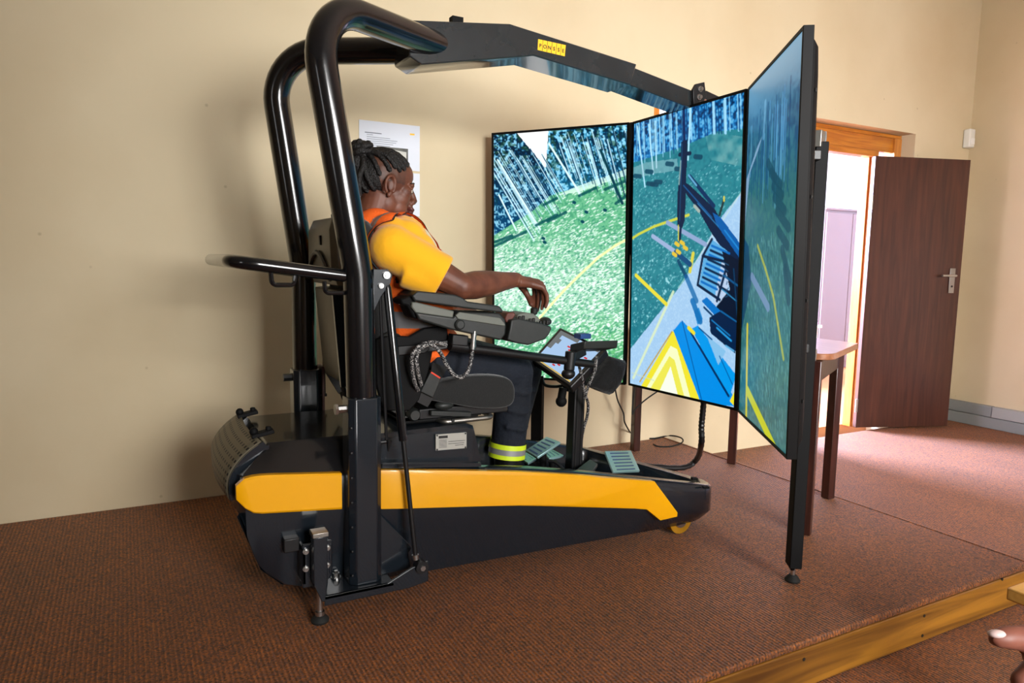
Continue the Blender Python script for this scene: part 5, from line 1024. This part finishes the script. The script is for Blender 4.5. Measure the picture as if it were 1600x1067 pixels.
# shirt: one set of volumes, grown a little for the vest worn over it
def trunk(g, sleeves):
    c = MB(); G = lambda *r: tuple(v+g for v in r)
    c.ball(ch, G(.138, .195, .15)); c.ball(be, G(.15, .19, .15)); c.ball(hp2+Vector((0, 0, .03)), G(.15, .19, .09)); c.tube([shR, ch+Vector((-.01, -.08, .085)), ch+Vector((-.01, .08, .085)), shL], G(.07, .085, .085, .07), 16)
    c.tube([nb+Vector((-.025, 0, -.075)), nb+Vector((-.03, 0, -.012))], G(.11, .075), 18); c.ball(shR, .076+g); c.ball(shL, .076+g)
    for qx, qy, qv, r_ in ((634, 374, 2.225, .068), (652, 391, 2.2, .062), (668, 408, 2.17, .056), (612, 366, 2.23, .06)): c.ball(P(qx, qy, Y=qv), r_+g, 16, 10)
    c.ball(P(588, 364, Y=2.32), .072+g, 16, 10); c.ball(P(588, 364, Y=2.42), .072+g, 16, 10)
    if sleeves:
        for sh, el in ((shR, elR), (shL, elL)): c.tube([sh, sh.lerp(el, .3), sh.lerp(el, .55), sh.lerp(el, .74)], [.075, .072, .07, .071], 18); c.tube([sh.lerp(el, .3)+Vector((-.03, .0, -.03)), sh.lerp(el, .7)+Vector((-.012, 0, -.02))], [.06, .058], 14)
    return c
shirt = fuse('shirt', trunk(0, True), .0065, 12, [SHIRT], per)
lg = P(683, 398, Y=2.31); part('chest_print', MB().tube([lg+Vector((.012*math.cos(a)-.004, .03*math.sin(a), .018*math.cos(a))) for a in np.linspace(0, 6.28, 14)], .0035, 8), mat('red_print', (190, 52, 24), .7), shirt)
# vest
zA = P(620, 457, Y=2.17).z; zN = nb.z-.022; zg0, zg1 = P(650, 489, Y=2.17).z, P(650, 515, Y=2.17).z
def edge(q):
    "half width of the vest panels at a height: narrow straps over the shoulders, full width below the arm"
    return (.2-.11*max(0, min(1, (q.x-nb.x+.03)/.09)))+.2*max(0, min(1, (zA+.03-q.z)/.05))
def keep(q):
    dy_ = abs(q.y-PYC)
    if q.z > zA-.02 and dy_ > edge(q): return False
    if q.z > zN-.16*max(0, min(1, (q.x-nb.x-.03)/.13)) and dy_ < .05: return False
    if q.x > ch.x+.05 and dy_ < .02: return False
    return q.z > hp2.z-.03
def vmat(q):
    dy_ = abs(q.y-PYC)
    if zg1 < q.z < zg0: return 1
    if q.z > zA+.03 and q.x < nb.x+.03 and edge(q)-.085 < dy_ < edge(q)-.04: return 1
    if q.z > zA-.02 and dy_ > edge(q)-.008: return 2
    return 0
fuse('vest', trunk(.011, False), .0042, 16, [ORANGE, REFL, TRIM], per, vmat, keep)
# trousers, reflective bands, boots
c = MB(); c.ball(hp2+Vector((0, 0, -.01)), (.145, .185, .095))
for h_, k_, a_ in ((hp2+Vector((0, -.095, -.01)), knR, anR), (hp2+Vector((0, .095, -.01)), knL, anL)):
    c.tube([h_, h_.lerp(k_, .5), k_+Vector((-.01, 0, -.005))], [.1, .09, .074], 18); c.ball(k_+Vector((-.006, 0, -.008)), .071, 18, 12); c.tube([k_+Vector((-.008, 0, -.02)), k_.lerp(a_, .4), a_+Vector((0, 0, -.012))], [.07, .067, .064], 18)
    for t in (.25, .5, .72): q = k_.lerp(a_, t); c.tube(smoothpath([q+Vector((-.05, -.055, .012)), q+Vector((.02, -.068, -.004)), q+Vector((.055, -.03, .006))], 4), .008, 8)
trs = fuse('trousers', c, .0065, 4, [JEANS], per)
for k_, a_ in ((knR, anR), (knL, anL)):
    d = (a_-k_).normalized(); u_ = d.orthogonal(); ang = a_-k_
    for t0, t1, m_ in ((-.028, -.010, LIME), (-.010, .010, REFL), (.010, .026, LIME)):
        bm_ = MB(); pts = [a_+d*(t0+.010), a_+d*(t1+.010)]; bm_.tube(pts, [.0685, .0695], 26, cap=False); part('reflective_band', bm_, m_, trs, smooth=60, label=('lime edge of the reflective band' if m_ is LIME else 'grey middle of the reflective band'))
for a_, nm in ((anR, 0), (anL, 1)):
    f0 = Vector((a_.x, a_.y, .172)); c = MB(); c.tube([a_+Vector((.0, 0, .0)), Vector((a_.x+.005, a_.y, .19))], [.052, .05], 16); c.ball(f0+Vector((-.01, 0, 0)), (.055, .044, .04)); c.tube([f0+Vector((-.02, 0, -.008)), f0+Vector((.07, 0, -.01)), f0+Vector((.14, 0, -.016))], [.042, .04, .032], 16); c.ball(f0+Vector((.145, 0, -.014)), (.045, .044, .032))
    bt = fuse('boot', c, .006, 3, [BOOT], per); sl = MB(); o_ = [(f0.x-.06, a_.y-.03), (f0.x-.06, a_.y+.03), (f0.x+.05, a_.y+.038), (f0.x+.15, a_.y+.046), (f0.x+.195, a_.y+.02), (f0.x+.195, a_.y-.02), (f0.x+.15, a_.y-.046), (f0.x+.05, a_.y-.038)]; sl.prism([(x, y, .127) for x, y in o_], (0, 0, .016)); part('sole', sl, M['rubber'], bt, bevel=.004)
# ------------------------------------------------------------------ bystander standing to the right of the camera; only a hand enters the picture
def PD(x, y, d): return CO+(CF+CR*((x-CX)/FPX)+CU*((CY-y)/FPX))*d
SK2 = skin_mat('warm_brown_skin', (140, 84, 66), (124, 72, 58)); NAIL = mat('pale_nail', (226, 196, 190), .25)
bs = CO+CR*1.22+CF*.5; bs = Vector((bs.x, bs.y, FZ))
by = thing('person', bs, 'person standing mostly outside the right edge, only a hand with pale thumbnail in view', 'person')
c = MB(); wq_ = PD(1668, 1008, .74)
tip = PD(1549, 997, .72); th = [PD(1626, 1000, .74), PD(1598, 996, .73), PD(1572, 996, .722), tip+CR*.006]
finger(c, [wq_]+th, [.03, .017, .0135, .012, .0098])
for k, (tx, ty, dd) in enumerate(((1590, 1062, .72), (1600, 1082, .735), (1612, 1098, .75), (1628, 1110, .765))): a = PD(1640+4*k, 1040+12*k, dd); e_ = PD(tx, ty, dd); finger(c, [wq_, a, a.lerp(e_, .5)+CU*.004, e_], [.026, .0135, .0115, .0092])
c.ball(PD(1655, 1028, .745), (.034, .034, .03))
sh_ = bs+Vector((0, 0, 1.33))+CR*-.15+CF*.02; el_ = sh_.lerp(wq_, .5)+Vector((0, 0, -.06))-CF*.06
c.tube([sh_, el_], [.05, .042], 14); c.ball(el_, .043); c.tube([el_, el_.lerp(wq_, .4), wq_], [.042, .042, .028], 14)
hd = bs+Vector((0, 0, 1.6)); c.ball(hd, (.09, .075, .115)); c.ball(hd+Vector((.0, .03, -.05)), (.06, .06, .065)); c.tube([hd, bs+Vector((0, 0, 1.4))], [.05, .06], 12); c.ball(hd+CF*.095-Vector((0, 0, .02)), (.014, .014, .016))
c.ball(bs+Vector((0, 0, 1.2)), (.12, .12, .2)); c.ball(bs+Vector((0, 0, .95)), (.12, .12, .16))
lsh = bs+Vector((0, 0, 1.38))+CR*.14; lel = bs+Vector((0, 0, 1.08))+CR*.19; lwr = bs+Vector((0, 0, .82))+CR*.2+CF*.04; c.tube([lsh, lel, lwr], [.05, .042, .028], 14)
for k in range(4): f0 = lwr+CF*(.03-.018*k)+Vector((0, 0, -.06)); finger(c, [lwr, f0, f0+Vector((0, 0, -.045)), f0+Vector((0, 0, -.08))-CR*.01], [.026, .012, .0105, .0085])
finger(c, [lwr, lwr+CF*.05+Vector((0, 0, -.03)), lwr+CF*.06+Vector((0, 0, -.07))], [.024, .0125, .0095])
for s in (-1, 1): h_ = bs+CR*.085*s; c.tube([h_+Vector((0, 0, .88)), h_+Vector((0, 0, .48)), h_+Vector((0, 0, .1))], [.08, .058, .04], 14)
bb_ = fuse('body', c, .0055, 3, [SK2], by)
nl = MB(); nc = PD(1557, 990, .712); nl.ball(nc, (.009, .006, .004), 12, 8, Matrix((CR, CF, CU)).transposed()); part('thumbnail', nl, NAIL, bb_, smooth=60)
c = MB(); c.ball(hd+Vector((0, 0, .02))-CF*.012, (.096, .086, .112)); part('hair', c, HAIR, bb_, smooth=60)
c = MB(); c.ball(bs+Vector((0, 0, 1.2)), (.16, .17, .22)); c.ball(bs+Vector((0, 0, .97)), (.15, .16, .2)); c.tube([sh_, sh_.lerp(el_, .6)], [.072, .066], 14); c.tube([lsh, lsh.lerp(lel, .7)], [.072, .066], 14); c.tube([sh_, lsh], [.07, .07], 12); fuse('shirt', c, .012, 4, [mat('grey_cotton', (90, 94, 100), .85)], by)
c = MB(); c.ball(bs+Vector((0, 0, .87)), (.15, .155, .12))
for s in (-1, 1): h_ = bs+CR*.085*s; c.tube([h_+Vector((0, 0, .86)), h_+Vector((0, 0, .48)), h_+Vector((0, 0, .06))], [.1, .078, .066], 14)
fuse('trousers', c, .012, 4, [JEANS], by)
for s in (-1, 1):
    h_ = bs+CR*.085*s; c = MB(); c.ball(h_+Vector((0, 0, .045)), (.05, .05, .04)); c.tube([h_+Vector((0, 0, .036)), h_+CF*.15+Vector((0, 0, .03))], [.036, .03], 12); c.ball(h_+CF*.15+Vector((0, 0, .03)), (.045, .045, .028)); fuse('shoe', c, .01, 2, [BOOT], by)
